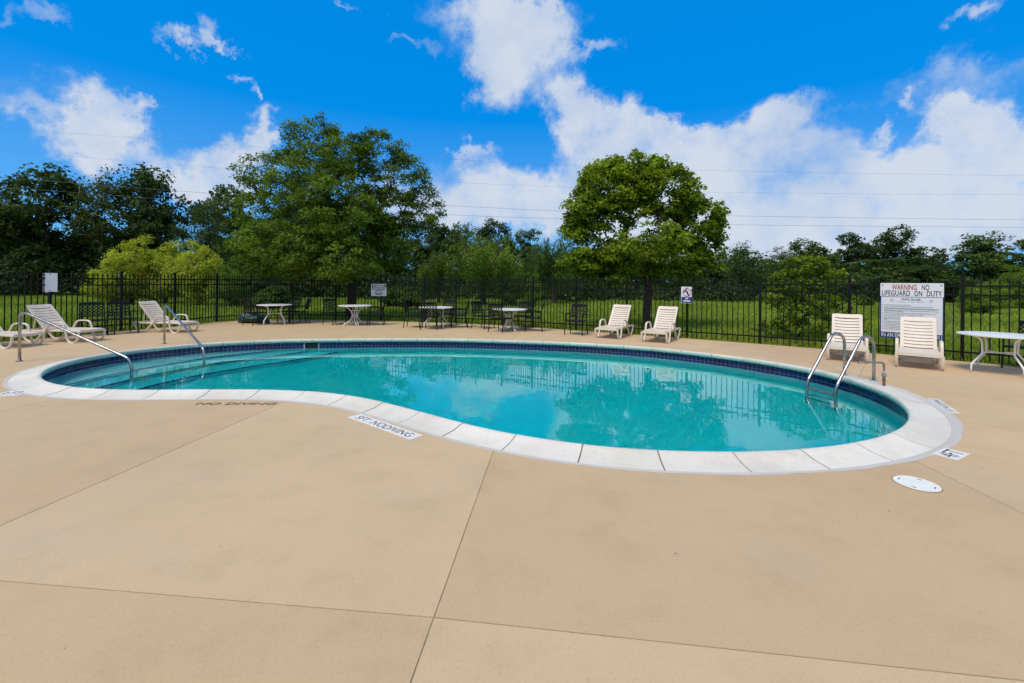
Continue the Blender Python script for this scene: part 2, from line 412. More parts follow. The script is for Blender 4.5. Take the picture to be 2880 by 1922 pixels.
def text_mesh(body, size, bold=0.0, width=None, spacing=1.0, align='LEFT'):
    """letters as flat polygons: (verts xy, faces), start at x=0 baseline y=0"""
    cu = bpy.data.curves.new('letters', 'FONT'); cu.body = body; cu.size = size; cu.offset = bold; cu.space_character = spacing; cu.resolution_u = 3
    o = bpy.data.objects.new('letters', cu); COL.objects.link(o)
    bpy.context.view_layer.update()
    me = bpy.data.meshes.new_from_object(o)
    v = [tuple(q.co) for q in me.vertices]; f = [tuple(p.vertices) for p in me.polygons]
    bpy.data.objects.remove(o); bpy.data.meshes.remove(me); bpy.data.curves.remove(cu)
    x0 = min(p[0] for p in v); x1 = max(p[0] for p in v); k = 1.0 if width is None else width / (x1 - x0)
    off = {'LEFT': 0, 'CENTER': -(x1 - x0) * k / 2, 'RIGHT': -(x1 - x0) * k}[align]
    return [((p[0] - x0) * k + off, p[1]) for p in v], f
def lettering(parent, body, size, mat, at, bold=0.0, width=None, align='CENTER', name='lettering', y=-0.006):
    v, f = text_mesh(body, size, bold, width, align=align)
    b = MB(); b.v = [(at[0] + p[0], y, at[1] + p[1]) for p in v]; b.f = f
    return b.build(name, mat, parent)
def ground_lettering(parent, body, o, xd, yd, size, mat, width, z, bold=0.0, name='lettering'):
    v, f = text_mesh(body, size, bold, width)
    b = MB(); b.v = [(o[0] + xd[0] * p[0] + yd[0] * p[1], o[1] + xd[1] * p[0] + yd[1] * p[1], z) for p in v]; b.f = f
    return b.build(name, mat, parent)

# ------------------------------------------------------------------ pool outline
LIPZ = 0.055
lip_px = [(111, 1057), (134, 1075), (168, 1085), (230, 1091), (345, 1096), (498, 1097), (651, 1096), (804, 1096), (900, 1101), (946, 1106),
          (1063, 1128), (1163, 1155), (1283, 1190), (1446, 1220), (1642, 1250), (1857, 1266), (2059, 1273), (2200, 1270), (2382, 1254), (2489, 1228),
          (2544, 1200), (2561, 1180), (2562, 1164), (2553, 1146), (2539, 1130), (2500, 1100), (2437, 1078), (2355, 1054), (2269, 1035), (2200, 1024),
          (2122, 1010.6), (2000, 994), (1955, 990), (1800, 975), (1653, 965.3), (1540, 961), (1373, 955), (1235, 952.5), (1060, 952.5), (942, 953),
          (783, 955.7), (640, 961), (526, 969), (480, 973), (349, 986.6), (268, 999), (189, 1015), (125, 1036), (110, 1048)]
raw = np.array([tuple(G(x, y, LIPZ))[:2] for x, y in lip_px])
def closed_fit(pts, n=720, order=7):
    z = pts[:, 0] + 1j * pts[:, 1]; z = np.append(z, z[0])
    s = np.concatenate([[0], np.cumsum(np.abs(np.diff(z)))]); t = np.linspace(0, s[-1], 1024, endpoint=False)
    zz = np.interp(t, s, z.real) + 1j * np.interp(t, s, z.imag)
    c = np.fft.fft(zz); k = np.fft.fftfreq(1024, 1 / 1024); c[np.abs(k) > order] = 0
    zz = np.fft.ifft(c); zz = np.append(zz, zz[0])
    s = np.concatenate([[0], np.cumsum(np.abs(np.diff(zz)))]); t = np.linspace(0, s[-1], n, endpoint=False)
    return np.stack([np.interp(t, s, zz.real), np.interp(t, s, zz.imag)], 1), s[-1]
NR = 720
LIP, PERIM = closed_fit(raw, NR)
tan_ = np.roll(LIP, -1, 0) - np.roll(LIP, 1, 0); tan_ /= np.linalg.norm(tan_, axis=1)[:, None]
OUTN = np.stack([tan_[:, 1], -tan_[:, 0]], 1)              # loop runs counter-clockwise: outward is to the right
if np.cross(LIP[1] - LIP[0], LIP.mean(0) - LIP[0]) < 0: OUTN = -OUTN
def ring(d): return LIP + OUTN * d                           # d > 0: away from the water
def ring_at(d, t):                                           # t in 0..NR, fractional
    i = int(math.floor(t)) % NR; f = t - math.floor(t); j = (i + 1) % NR
    p = (LIP[i] + OUTN[i] * d) * (1 - f) + (LIP[j] + OUTN[j] * d) * f
    return float(p[0]), float(p[1])
COPW = 0.345                                                 # lip crest to outer edge of the stones
edge_d = COPW + 0.03 + 0.075 * np.clip(OUTN[:, 0] * 1.3 - .25, 0, 1) * (LIP[:, 0] > 2.5) * (LIP[:, 1] < 8)   # grey joint is wider at the east end
EDGE = LIP + OUTN * edge_d[:, None]
WALL_D, WATER_Z, TILE_TOP, TP = 0.035, -0.19, -0.05, 0.0925

# ------------------------------------------------------------------ fence line (posts) and deck outline
post_px = [(139, 957), (340, 938), (491, 924), (609, 911), (705, 904.5), (823, 904), (944, 905.5), (1071, 908), (1193, 912), (1282, 915), (1412, 921), (1498, 927),
           (1620, 936), (1762, 946), (1932, 959), (2137, 975), (2388, 996), (2706, 1026)]
POSTS = [G(x, y) for x, y in post_px]
K = 1.045
POSTS = [Vector((p.x * K, p.y * K, 0)) for p in POSTS]
POSTS.insert(0, POSTS[0] + (POSTS[0] - POSTS[1]).normalized() * 1.8)
POSTS.append(POSTS[-1] + (POSTS[-1] - POSTS[-2]).normalized() * 1.9)
mid = Vector((-1, 9, 0))
dk = []
for i, p in enumerate(POSTS):
    t = (POSTS[min(i + 1, len(POSTS) - 1)] - POSTS[max(i - 1, 0)]).normalized(); n = Vector((t.y, -t.x, 0))
    if n.dot(mid - p) < 0: n = -n
    dk.append(p + n * 0.03)
far = []
for i in range(len(dk) - 1):
    for k in range(4): far.append(dk[i].lerp(dk[i + 1], k / 4))
far.append(dk[-1])
W0 = dk[0] + (dk[0] - dk[1]).normalized() * 9; E0 = dk[-1] + (dk[-1] - dk[-2]).normalized() * 6
OUTER = [Vector((-16, -6, 0)), W0] + far + [E0, Vector((15, -6, 0))]
# densify, clockwise from the south-west
dn = []
for i in range(len(OUTER)):
    a, b = OUTER[i], OUTER[(i + 1) % len(OUTER)]; n = max(1, int((b - a).length / .6))
    for k in range(n): dn.append(a.lerp(b, k / n))
OUTER = [(p.x, p.y) for p in dn]

def poly_fill(loops):
    vs = [[Vector((x, y, 0)) for x, y in l] for l in loops]
    tris = tessellate_polygon(vs); flat = [p for l in loops for p in l]
    return flat, tris

# ground sheet with the deck cut out
def ground():
    bd = 900.0
    sq = []
    for k in range(48):
        a = 2 * math.pi * k / 48; sq.append((bd * math.cos(a), bd * math.sin(a)))
    flat, tris = poly_fill([sq, OUTER[::-1]])
    b = MB(); b.v = [(x, y, -0.02) for x, y in flat]; b.f = [tuple(t) for t in tris]
    o = b.build('lawn', 'lawn'); tag(o, kind='structure')
ground()

# concrete deck: joint bed with one slab object per cast bay
flat, tris = poly_fill([OUTER, [tuple(p) for p in EDGE[::-1]]])
b = MB(); b.v = [(x, y, -0.0045) for x, y in flat]; b.f = [tuple(t) for t in tris]
deck = tag(b.build('deck', 'joint'), kind='structure')

def cast_ray(o, d, loop):
    best = None
    for i in range(len(loop)):
        a = np.array(loop[i]); c = np.array(loop[(i + 1) % len(loop)]); e = c - a
        den = d[0] * e[1] - d[1] * e[0]
        if abs(den) < 1e-9: continue
        w = a - o; t = (w[0] * e[1] - w[1] * e[0]) / den; u = (w[0] * d[1] - w[1] * d[0]) / den
        if 0 <= u < 1 and t > 1e-4 and (best is None or t < best[0]): best = (t, i + u)
    return best
radial = [((172, 1121), (0, 1160)), ((797, 1131), (0, 1477)), ((1385, 1268), (1215, 1735)), ((2573, 1297), (2880, 1446)), ((2684, 1183), (2880, 1213)),
          ((2470, 1060), (2484, 1014)), ((1961, 989), (2010, 977)), ((1691, 966), (1672, 948)), ((1441, 956), (1458, 938)), ((1207, 949), (1255, 936)),
          ((955, 950), (985, 938)), ((560, 966), (520, 945))]
edge_loop = [tuple(p) for p in EDGE]
J = []
for a, c in radial:
    A = np.array(G(*a)[:2]); C = np.array(G(*c)[:2]); d = (C - A) / np.linalg.norm(C - A)
    te = int(np.argmin(np.linalg.norm(EDGE - A, axis=1)))
    S = EDGE[te]
    hit = cast_ray(S + d * 0.05, d, OUTER)
    J.append((te, hit[1], d, S))
J.sort(key=lambda q: q[0])
def line_px(a, c):
    A = np.array(G(*a)[:2]); C = np.array(G(*c)[:2]); d = (C - A) / np.linalg.norm(C - A)
    return A, d
cross_near = line_px((0, 1634), (1219, 1737)); cross_near2 = line_px((1219, 1737), (2880, 1915))
cross_east = line_px((2284, 1024), (2880, 1098))
GAP = 0.0034
rnd = random.Random(4)
def loop_pt(loop, t):
    i = int(t) % len(loop); f = t - int(t); a = loop[i]; c = loop[(i + 1) % len(loop)]
    return (a[0] * (1 - f) + c[0] * f, a[1] * (1 - f) + c[1] * f)
def slab_mesh(poly, cuts):
    flat, tris = poly_fill([poly])
    bm = bmesh.new(); vs = [bm.verts.new((x, y, 0)) for x, y in flat]
    for t in tris:
        try: bm.faces.new([vs[i] for i in t])
        except ValueError: pass
    for p, n in cuts:
        bmesh.ops.bisect_plane(bm, geom=bm.verts[:] + bm.edges[:] + bm.faces[:], plane_co=(p[0], p[1], 0), plane_no=(n[0], n[1], 0), clear_inner=True)
    if not bm.faces: bm.free(); return None
    for f in bm.faces:
        if f.normal.z < 0: f.normal_flip()
    be = [e for e in bm.edges if len(e.link_faces) == 1]
    r = bmesh.ops.extrude_edge_only(bm, edges=be)
    bmesh.ops.translate(bm, verts=[g for g in r['geom'] if isinstance(g, bmesh.types.BMVert)], vec=(0, 0, -0.1))
    me = bpy.data.meshes.new('slab'); bm.to_mesh(me); bm.free(); me.materials.append(M['deck']); return me
for i in range(len(J)):
    a, c = J[i], J[(i + 1) % len(J)]
    arc = []
    n = (c[0] - a[0]) % NR
    for k in range(n + 1): arc.append(tuple(EDGE[(a[0] + k) % NR]))
    def side(q, s):                                    # shift a joint sideways by half its width
        nx, ny = -q[2][1] * GAP * s, q[2][0] * GAP * s
        return nx, ny
    # the pool edge runs counter-clockwise: the bay lies to the left of joint a and to the right of joint c (looking outwards)
    pa, pc = side(a, 1), side(c, -1)
    arc[0] = (arc[0][0] + pa[0], arc[0][1] + pa[1]); arc[-1] = (arc[-1][0] + pc[0], arc[-1][1] + pc[1])
    NO = len(OUTER)
    ea, ec = loop_pt(OUTER, a[1]), loop_pt(OUTER, c[1])
    # OUTER runs clockwise; walk from c's end back to a's end, that is in rising index
    outp = [(ec[0] + pc[0], ec[1] + pc[1])]
    t0, t1 = c[1], a[1]
    if t1 < t0: t1 += NO
    k = math.floor(t0) + 1
    while k < t1:
        outp.append(OUTER[int(k) % NO]); k += 1
    outp.append((ea[0] + pa[0], ea[1] + pa[1]))
    poly = arc + outp
    mid_p = np.mean(np.array(arc), 0)
    pieces = [[]]
    def split(line):
        A, d = line; n = (-d[1], d[0]); o = []
        for pcs in pieces:
            o.append(pcs + [((A[0] + n[0] * GAP, A[1] + n[1] * GAP), n)]); o.append(pcs + [((A[0] - n[0] * GAP, A[1] - n[1] * GAP), (-n[0], -n[1]))])
        return o
    sx = a[3][0] + c[3][0]
    if mid_p[1] < 6.6 and mid_p[0] < -.2: pieces = split(cross_near)
    elif mid_p[1] < 5.5: pieces = split(cross_near2)
    elif mid_p[0] > 4.6: pieces = split(cross_east)
    for cuts in pieces:
        me = slab_mesh(poly, cuts)
        if me is None: continue
        o = add(bpy.data.objects.new('slab', me), deck); g = rnd.uniform(.92, 1.01); o.color = (g, g * rnd.uniform(.975, 1.01), g * rnd.uniform(.94, 1.04), 1)

# ------------------------------------------------------------------ pool shell
def ring_loft(levels, name, mat, parent=None, close=False):
    b = MB(); rings = [[(p[0], p[1], z) for p in ring(d)] for d, z in levels]
    b.loft(rings, cap=False); return b.build(name, mat, parent, smooth=True)
bd_ = [(WALL_D, .0), (WALL_D, -1.05), (WALL_D - .05, -1.22), (WALL_D - .16, -1.32), (WALL_D - .32, -1.36)]
pool = ring_loft(bd_, 'swimming_pool', 'grout'); tag(pool, kind='structure')
me = pool.data
# lower part of the shell is plaster
me.materials.append(M['plaster'])
for p in me.polygons:
    if p.center.z < -1.0: p.material_index = 1
b = MB(); rings = [[(p[0], p[1], z) for p in ring(d)] for d, z in [(WALL_D - .004, TILE_TOP - 2 * TP - .004), (WALL_D - .006, -1.05)]]
b.loft(rings, cap=False); b.build('wall', 'plaster', pool, smooth=True)
flat, tris = poly_fill([[tuple(p) for p in ring(WALL_D - .32)]])
b = MB(); b.v = [(x, y, -1.36) for x, y in flat]; b.f = [tuple(t) for t in tris]; b.build('pool_floor', 'plaster', pool)

# coping stones, one object each
ns = 60
arc_of = lambda m: m / PERIM * NR
t_start = float(np.argmin(np.linalg.norm(LIP - np.array(G(1642, 1250, LIPZ)[:2]), axis=1)))
NST = int(round(PERIM / 0.70)); step = NR / NST
prof = [(COPW, -.06), (COPW, .001), (.30, .004), (.24, .008), (.17, .016), (.11, .029), (.06, .044), (.03, .053), (0.0, LIPZ), (-.022, .049), (-.036, .034), (-.040, .012), (-.036, -.012), (-.020, -.034), (.005, -.046), (.03, -.048)]
rnd = random.Random(7)
for k in range(NST):
    t0 = t_start + k * step; g = arc_of(.0065); ts = np.linspace(t0 + g, t0 + step - g, 9)
    dz = rnd.uniform(-.002, .002)
    rings = [[(*ring_at(d, t), z + dz) for d, z in prof] for t in ts]
    b = MB(); b.loft(rings); o = b.build('coping_stone', 'coping', pool, smooth=True, sharp=50)
    o.data.materials.append(M['nose'])
    for fi in range(8 * len(prof)):
        if fi % len(prof) >= 9: o.data.polygons[fi].material_index = 1
    gcol = rnd.uniform(.93, 1.02); o.color = (gcol, gcol * rnd.uniform(.985, 1.0), gcol * rnd.uniform(.965, 1.0), 1)
# mortar under and between the stones, a little lower
b = MB(); rings = [[(*ring_at(d + .004 if d > .1 else d + .006, t), z - .006) for d, z in prof] for t in np.linspace(0, NR, 361)[:-1]]
b.loft(rings, closed=True); b.build('mortar_bed', 'mortar', pool, smooth=True)
# grey sealant between stones and slabs
b = MB(); i_ = list(range(0, NR, 2))
rings = [[(*(LIP[i] + OUTN[i] * (COPW - .01)), -.03), (*(LIP[i] + OUTN[i] * (COPW - .01)), .0035), (*(LIP[i] + OUTN[i] * (COPW + .012)), .0045),
          (*(EDGE[i] + OUTN[i] * (.004 + .006 * math.sin(i * .37) + .004 * math.sin(i * 1.13))), .003), (*(EDGE[i] + OUTN[i] * .004), -.03)] for i in i_]
b.loft(rings, closed=True); b.build('sealant', 'sealant', pool, smooth=True, sharp=40)

# tiles in two rows: the ones that show largest as objects, the rest joined
sk_c = G(871, 972, -.1); sk_t = int(np.argmin(np.linalg.norm(LIP - np.array(sk_c[:2]), axis=1)))
SKW = 0.34
nt_ = int(round(PERIM / TP)); tw = NR / nt_
cells = []
for k in range(nt_):
    t = k * tw; p = ring_at(WALL_D, t + tw / 2); i = int(t) % NR
    dt = abs(((t + tw / 2 - sk_t) + NR / 2) % NR - NR / 2) * PERIM / NR
    if dt < SKW / 2 + .02: continue
    facing = OUTN[i].dot(np.array(p)) / np.linalg.norm(p)      # > 0: the wall face looks back at the camera
    size = facing / np.linalg.norm(p) if facing > 0.1 else -1
    for row in range(2): cells.append((size * (1.0 if row == 0 else .8), t, row))
cells.sort(key=lambda c: -c[0])
def tile_geo(b, t, row):
    g = arc_of(.003); d0 = WALL_D - .005; zt = TILE_TOP - row * TP - .003; zb = TILE_TOP - (row + 1) * TP + .003
    A, Bq = ring_at(d0, t + g), ring_at(d0, t + tw - g); A2, B2 = ring_at(WALL_D + .003, t + g), ring_at(WALL_D + .003, t + tw - g)
    n = len(b.v)
    b.v += [(*A, zt), (*Bq, zt), (*Bq, zb), (*A, zb), (*A2, zt), (*B2, zt), (*B2, zb), (*A2, zb)]
    for q in ((0, 1, 2, 3), (0, 4, 5, 1), (1, 5, 6, 2), (2, 6, 7, 3), (3, 7, 4, 0)): b.f.append(tuple(n + i for i in q))
rest = MB()
for n, (sz, t, row) in enumerate(cells):
    if n < 300:
        b = MB(); tile_geo(b, t, row); b.build('tile', 'tile', pool)
    else: tile_geo(rest, t, row)
tag(rest.build('tile_band', 'tile', pool), kind='stuff')

# skimmer mouth in the far wall
def skimmer_mouth():
    h = arc_of(SKW / 2); A = ring_at(WALL_D - .004, sk_t - h); Bq = ring_at(WALL_D - .004, sk_t + h)
    A2 = ring_at(WALL_D + .25, sk_t - h); B2 = ring_at(WALL_D + .25, sk_t + h)
    zt, zb = TILE_TOP - .005, TILE_TOP - .21
    b = MB(); b.quad((*A2, zt), (*B2, zt), (*B2, zb), (*A2, zb))
    mat = simple('skimmer_throat_shade', (.008, .012, .010), .6, 0, .3, 8)
    # flat plate: throat shade put into its colour; framed by a thin plastic lip
    i = sk_t % NR; n = OUTN[i]
    u = np.array(Bq) - np.array(A); u /= np.linalg.norm(u)
    b = MB(); c = np.array(A) / 2 + np.array(Bq) / 2
    rz = math.atan2(u[1], u[0])
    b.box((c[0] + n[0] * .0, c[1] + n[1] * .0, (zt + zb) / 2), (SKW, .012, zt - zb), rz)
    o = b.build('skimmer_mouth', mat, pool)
    f = MB()
    for sx in (-1, 1): f.box((c[0] + u[0] * sx * (SKW / 2 + .01) - n[0] * .006, c[1] + u[1] * sx * (SKW / 2 + .01) - n[1] * .006, (zt + zb) / 2), (.02, .02, zt - zb), rz)
    f.build('skimmer_frame', 'grout', o)
skimmer_mouth()

# entry steps at the shallow end
def steps():
    curves = [[(-7.55, 6.5), (-7.72, 7.5), (-7.75, 8.5), (-7.55, 9.6), (-7.1, 10.7), (-6.4, 11.6), (-5.9, 12.3)],
              [(-6.95, 6.1), (-7.15, 7.3), (-7.2, 8.3), (-7.0, 9.3), (-6.5, 10.4), (-5.8, 11.3), (-5.2, 12.5)],
              [(-6.3, 5.9), (-6.55, 7.2), (-6.6, 8.1), (-6.4, 9.0), (-5.9, 10.0), (-5.2, 11.0), (-4.5, 12.6)]]
    for k, c in enumerate(curves):
        z = (-.43, -.68, -.93)[k]
        c3 = [Vector((x, y, 0)) for x, y in c]; path = smooth_path(c3, 8)
        west = [(-9.6, c[-1][1]), (-9.6, c[0][1])]
        b = MB(); pl = [(p.x, p.y) for p in path] + west
        fl, tr = poly_fill([pl]); n = len(pl)
        b.v = [(x, y, z) for x, y in fl] + [(x, y, -1.4) for x, y in fl]; b.f = [tuple(t) for t in tr] + [(i, i + 1, n + i + 1, n + i) for i in range(len(path) - 1)]
        st = b.build('step', 'step_plaster', pool)
        e = MB(); e.sweep([(p.x, p.y, z + .004) for p in path], .05, .012, side=(1, 0, 0)); 
        e = MB(); L1 = []; 
        for i, p in enumerate(path):
            t = (path[min(i + 1, len(path) - 1)] - path[max(i - 1, 0)]).normalized(); q = Vector((-t.y, t.x, 0))
            L1.append([(p.x + q.x * -.004, p.y + q.y * -.004, z - .05), (p.x + q.x * -.004, p.y + q.y * -.004, z + .004), (p.x + q.x * .055, p.y + q.y * .055, z + .004), (p.x + q.x * .055, p.y + q.y * .055, z - .05)])
        e.loft(L1); e.build('step_edge', 'step_tile', st)
steps()

# water body
b = MB(); rg = [[(p[0], p[1], z) for p in ring(WALL_D + .015)] for z in (-1.6, WATER_Z)]
b.loft(rg, cap=False); flat, tris = poly_fill([[tuple(p) for p in ring(WALL_D + .015)]])
n0 = len(b.v); nr = len(flat)
b.f += [tuple(nr + i for i in t) for t in tris] + [tuple(i for i in reversed(t)) for t in tris]
me = b.mesh('water'); me.materials.append(M['water'])
bm = bmesh.new(); bm.from_mesh(me); bmesh.ops.recalc_face_normals(bm, faces=bm.faces); bm.to_mesh(me); bm.free()
water = tag(add(bpy.data.objects.new('water', me)), kind='structure')

# ------------------------------------------------------------------ fence
def fence():
    root = thing('fence', 'black metal picket fence with pointed tops around the pool deck', 'fence', POSTS[0])
    o0 = POSTS[0]
    HP = 1.83
    pb = MB(); w = .031
    pb.box((0, 0, HP / 2 - .03), (2 * w, 2 * w, HP + .06)); pb.box((0, 0, HP + .006), (2 * w + .012, 2 * w + .012, .014))
    pb.loft([[(-w, -w, HP + .013), (w, -w, HP + .013), (w, w, HP + .013), (-w, w, HP + .013)], [(-.01, -.01, HP + .03), (.01, -.01, HP + .03), (.01, .01, HP + .03), (-.01, .01, HP + .03)]])
    pm = pb.mesh('post'); pm.materials.append(M['fence'])
    kb = MB(); q = .0105; z1 = 1.70
    kb.box((0, 0, (z1 + .04) / 2), (2 * q, 2 * q, z1 - .04))
    def sq(r, z): return [(-r, -r, z), (r, -r, z), (r, r, z), (-r, r, z)]
    kb.loft([sq(q + .003, z1), sq(q + .006, z1 + .012), sq(q + .006, z1 + .03), sq(q + .001, z1 + .05), sq(.002, z1 + .088)])
    km = kb.mesh('picket'); km.materials.append(M['fence'])
    for i, p in enumerate(POSTS):
        o = add(bpy.data.objects.new('post', pm), root); o.location = p - o0
        t = (POSTS[min(i + 1, len(POSTS) - 1)] - POSTS[max(i - 1, 0)]); o.rotation_euler.z = math.atan2(t.y, t.x)
        if i == len(POSTS) - 1: break
        a, c = p - o0, POSTS[i + 1] - o0; d = c - a; L_ = d.length; ang = math.atan2(d.y, d.x)
        for z in (.20, 1.435, 1.62):
            rb = MB(); m_ = (a + c) / 2; rb.box((m_.x, m_.y, z), (L_ - .05, .034, .036), ang); rb.build('rail', 'fence', root)
        n = 13; 
        for k in range(n):
            f = (k + 1) / (n + 1); pk = add(bpy.data.objects.new('picket', km), root); pk.location = a.lerp(c, f); pk.rotation_euler.z = ang
fence()
def fence_at(px, py=820):
    r = ray(px, py); d = np.array((r[0], r[1])) / math.hypot(r[0], r[1])
    for i in range(len(POSTS) - 1):
        a = np.array(POSTS[i][:2]); e = np.array(POSTS[i + 1][:2]) - a; den = d[0] * e[1] - d[1] * e[0]
        t = (a[0] * e[1] - a[1] * e[0]) / den; u = (a[0] * d[1] - a[1] * d[0]) / den
        if 0 <= u <= 1 and t > 0:
            pt = d * t; return Vector((pt[0], pt[1], EYE + r[2] * pt[1] / F)), math.atan2(e[1], e[0])

# ------------------------------------------------------------------ signs
def rrect(w, h, r, n=5):
    o = []
    for cx, cz, a0 in ((w / 2 - r, h / 2 - r, 0), (-w / 2 + r, h / 2 - r, 90), (-w / 2 + r, -h / 2 + r, 180), (w / 2 - r, -h / 2 + r, 270)):
        for k in range(n + 1): a = R(a0 + 90 * k / n); o.append((cx + r * math.cos(a), cz + r * math.sin(a)))
    return o
def plate(parent, w, h, r, mat, cx=0, cz=0, y=0.0, th=.003, name='panel'):
    o = rrect(w, h, r); b = MB(); b.loft([[(cx + x, y + th, cz + z) for x, z in o], [(cx + x, y, cz + z) for x, z in o]])
    return b.build(name, mat, parent)
def sign_frame(x0, y0, x1, y1, off=.045, ang=None):
    xc = (x0 + x1) / 2; c, a = fence_at(xc, (y0 + y1) / 2)
    if ang is not None: a = ang
    top, bot = P(xc, y0, c.y).z, P(xc, y1, c.y).z
    n = Vector((math.sin(a), -math.cos(a), 0))
    return c + n * off, a, c, top - bot, (top + bot) / 2
def width_on(c, a, x0, x1, y):
    r0, r1 = ray(x0, y), ray(x1, y); d = np.array((math.cos(a), math.sin(a))); o = np.array(c[:2]); res = []
    for r in (r0, r1):
        q = np.array((r[0], r[1])); den = d[0] * q[1] - d[1] * q[0]; res.append(-(o[0] * q[1] - o[1] * q[0]) / den)
    return abs(res[1] - res[0])
# big pool rules board
loc, a, c, h, zc = sign_frame(2473, 797, 2651, 954)
w = width_on(c, a, 2473, 2651, 870)
t = thing('rules_sign', 'large white and blue pool rules board warning of no lifeguard, on the fence', 'sign', (loc.x, loc.y, zc), a)
plate(t, w, h, .02, 'sign_blue'); hd = h * .245; ft = h * .105
plate(t, w * .998, hd, .018, 'sign_white', cz=h / 2 - hd / 2 + .001, y=-.003, name='header_panel')
plate(t, w * .965, h - hd - ft - .012, .004, 'sign_pale', cz=(-h / 2 + ft + (h / 2 - hd - .012)) / 2, y=-.003, name='rules_panel')
zt = h / 2
def fit(body, wid, cap, mat, x, z, bold=.0, al='CENTER'): 
    return lettering(t, body, cap / .69, mat, (x, z), bold, wid, al)
fit('WARNING', w * .40, hd * .38, 'sign_red', -w * .11, zt - hd * .49, .0012)
fit('NO', w * .115, hd * .38, 'sign_black', w * .225, zt - hd * .49, .0012)
for wd_, x0_, x1_ in (('LIFEGUARD', .028, .487), ('ON', .553, .675), ('DUTY', .745, .972)): fit(wd_, w * (x1_ - x0_), hd * .38, 'sign_black', w * ((x0_ + x1_) / 2 - .5), zt - hd * .93, .0012)
z0 = zt - hd - .012
fit('POOL RULES', w * .30, h * .030, 'sign_blue', -w * .0, z0 - h * .052, .0012)
fit('HOURS -  10 AM - 9:00 PM', w * .40, h * .018, 'sign_grey', 0, z0 - h * .088)
rn = random.Random(3); b = MB()
lines = [(.48, 1), (.86, 1), (.98, 1), (.93, 0), (.97, 1), (.35, 0), (.92, 1), (.70, 1), (.56, 1), (.85, 1), (.86, 1), (.05, 0), (.8, 1), (.7, 1), (.75, 1), (.6, 1), (.8, 1), (.7, 1)]
zz = z0 - h * .118
for wid, first in lines:
    zz -= h * (.0285 if first else .014)
    x = -w * .435
    if first: b.quad((-w * .465, -.0065, zz), (-w * .452, -.0065, zz), (-w * .452, -.0065, zz + h * .009), (-w * .465, -.0065, zz + h * .009))
    end = x + w * .90 * wid
    while x < end:
        l = rn.uniform(.012, .05) * w; l = min(l, end - x)
        b.quad((x, -.0065, zz), (x + l, -.0065, zz), (x + l, -.0065, zz + h * .008), (x, -.0065, zz + h * .008)); x += l + w * .006
b.build('small_print', 'sign_grey', t)
for sx in (-.31, .31):
    b = MB(); x = sx * w; zq = z0 - h * .06
    b.quad((x - .02, -.0065, zq + .035), (x - .012, -.0065, zq + .035), (x - .006, -.0065, zq), (x - .016, -.0065, zq + .004)); b.quad((x - .012, -.0065, zq - .004), (x + .04, -.0065, zq + .016), (x + .038, -.0065, zq + .022), (x - .008, -.0065, zq + .006))
    b.quad((x - .02, -.0065, zq - .026), (x + .025, -.0065, zq - .026), (x + .025, -.0065, zq - .022), (x - .02, -.0065, zq - .022)); b.build('diver_mark', 'sign_blue', t)
fit('IN AN EMERGENCY CALL 911', w * .95, ft * .66, 'sign_white', 0, -h / 2 + ft * .20, .001)
for sx in (-1, 1):
    b = MB(); b.lathe([(.0, -.002), (.014, -.002), (.014, .004), (.009, .007), (0.0005, .007)], 12)
    b.v = [(x + sx * w * .463, -.004 - z, y + zt - hd * .16) for x, y, z in b.v]; b.build('bolt', 'screw', t, True)
# small WARNING sign on a far post
loc, a, c, h, zc = sign_frame(1045, 799, 1088, 833, off=.06, ang=R(2)); w = width_on(c, a, 1045, 1088, 815)
t = thing('warning_sign', 'small white warning sign with a black heading on a fence post', 'sign', (loc.x, loc.y, zc), a)
plate(t, w, h, .03, 'sign_white'); plate(t, w * .88, h * .24, .008, 'sign_black', cz=h * .31, y=-.003, name='heading_panel')
lettering(t, 'WARNING', h * .155 / .69, 'sign_white', (0, h * .235), .005, w * .78, y=-.008)
lettering(t, 'NO LIFEGUARD', h * .105 / .69, 'sign_black', (0, h * .02), .003, w * .86)
lettering(t, 'ON DUTY', h * .105 / .69, 'sign_black', (0, -h * .13), .003, w * .52)
lettering(t, 'SWIM AT YOUR', h * .08 / .69, 'sign_black', (0, -h * .295), .003, w * .60)
lettering(t, 'OWN RISK', h * .08 / .69, 'sign_black', (0, -h * .41), .003, w * .42)
# NO DIVING sign
loc, a, c, h, zc = sign_frame(1915, 807, 1947, 853, off=.06, ang=R(-14)); w = width_on(c, a, 1915, 1947, 830)
t = thing('no_diving_sign', 'white and blue no diving sign with a crossed-out diver on a fence post', 'sign', (loc.x, loc.y, zc), a)
plate(t, w, h, .025, 'sign_white'); plate(t, w * .93, h * .36, .014, 'sign_blue', cz=-h * .30, y=-.003, name='caption_panel')
lettering(t, 'NO', h * .085 / .69, 'sign_white', (0, -h * .25), .004, w * .25, y=-.008); lettering(t, 'DIVING', h * .085 / .69, 'sign_white', (0, -h * .405), .004, w * .6, y=-.008)
b = MB(); rr = w * .37; zq = h * .155
for k in range(28):
    a0, a1 = 2 * math.pi * k / 28, 2 * math.pi * (k + 1) / 28
    b.quad(*[(q * math.cos(e), -.0065, zq + q * math.sin(e)) for q, e in ((rr, a0), (rr, a1), (rr * .87, a1), (rr * .87, a0))])
d = rr * .68; e = rr * .05; b.quad((-d - e, -.0068, zq + d - e), (-d + e, -.0068, zq + d + e), (d + e, -.0068, zq - d + e), (d - e, -.0068, zq - d - e)); b.build('prohibition_ring', 'sign_red', t)
b = MB()
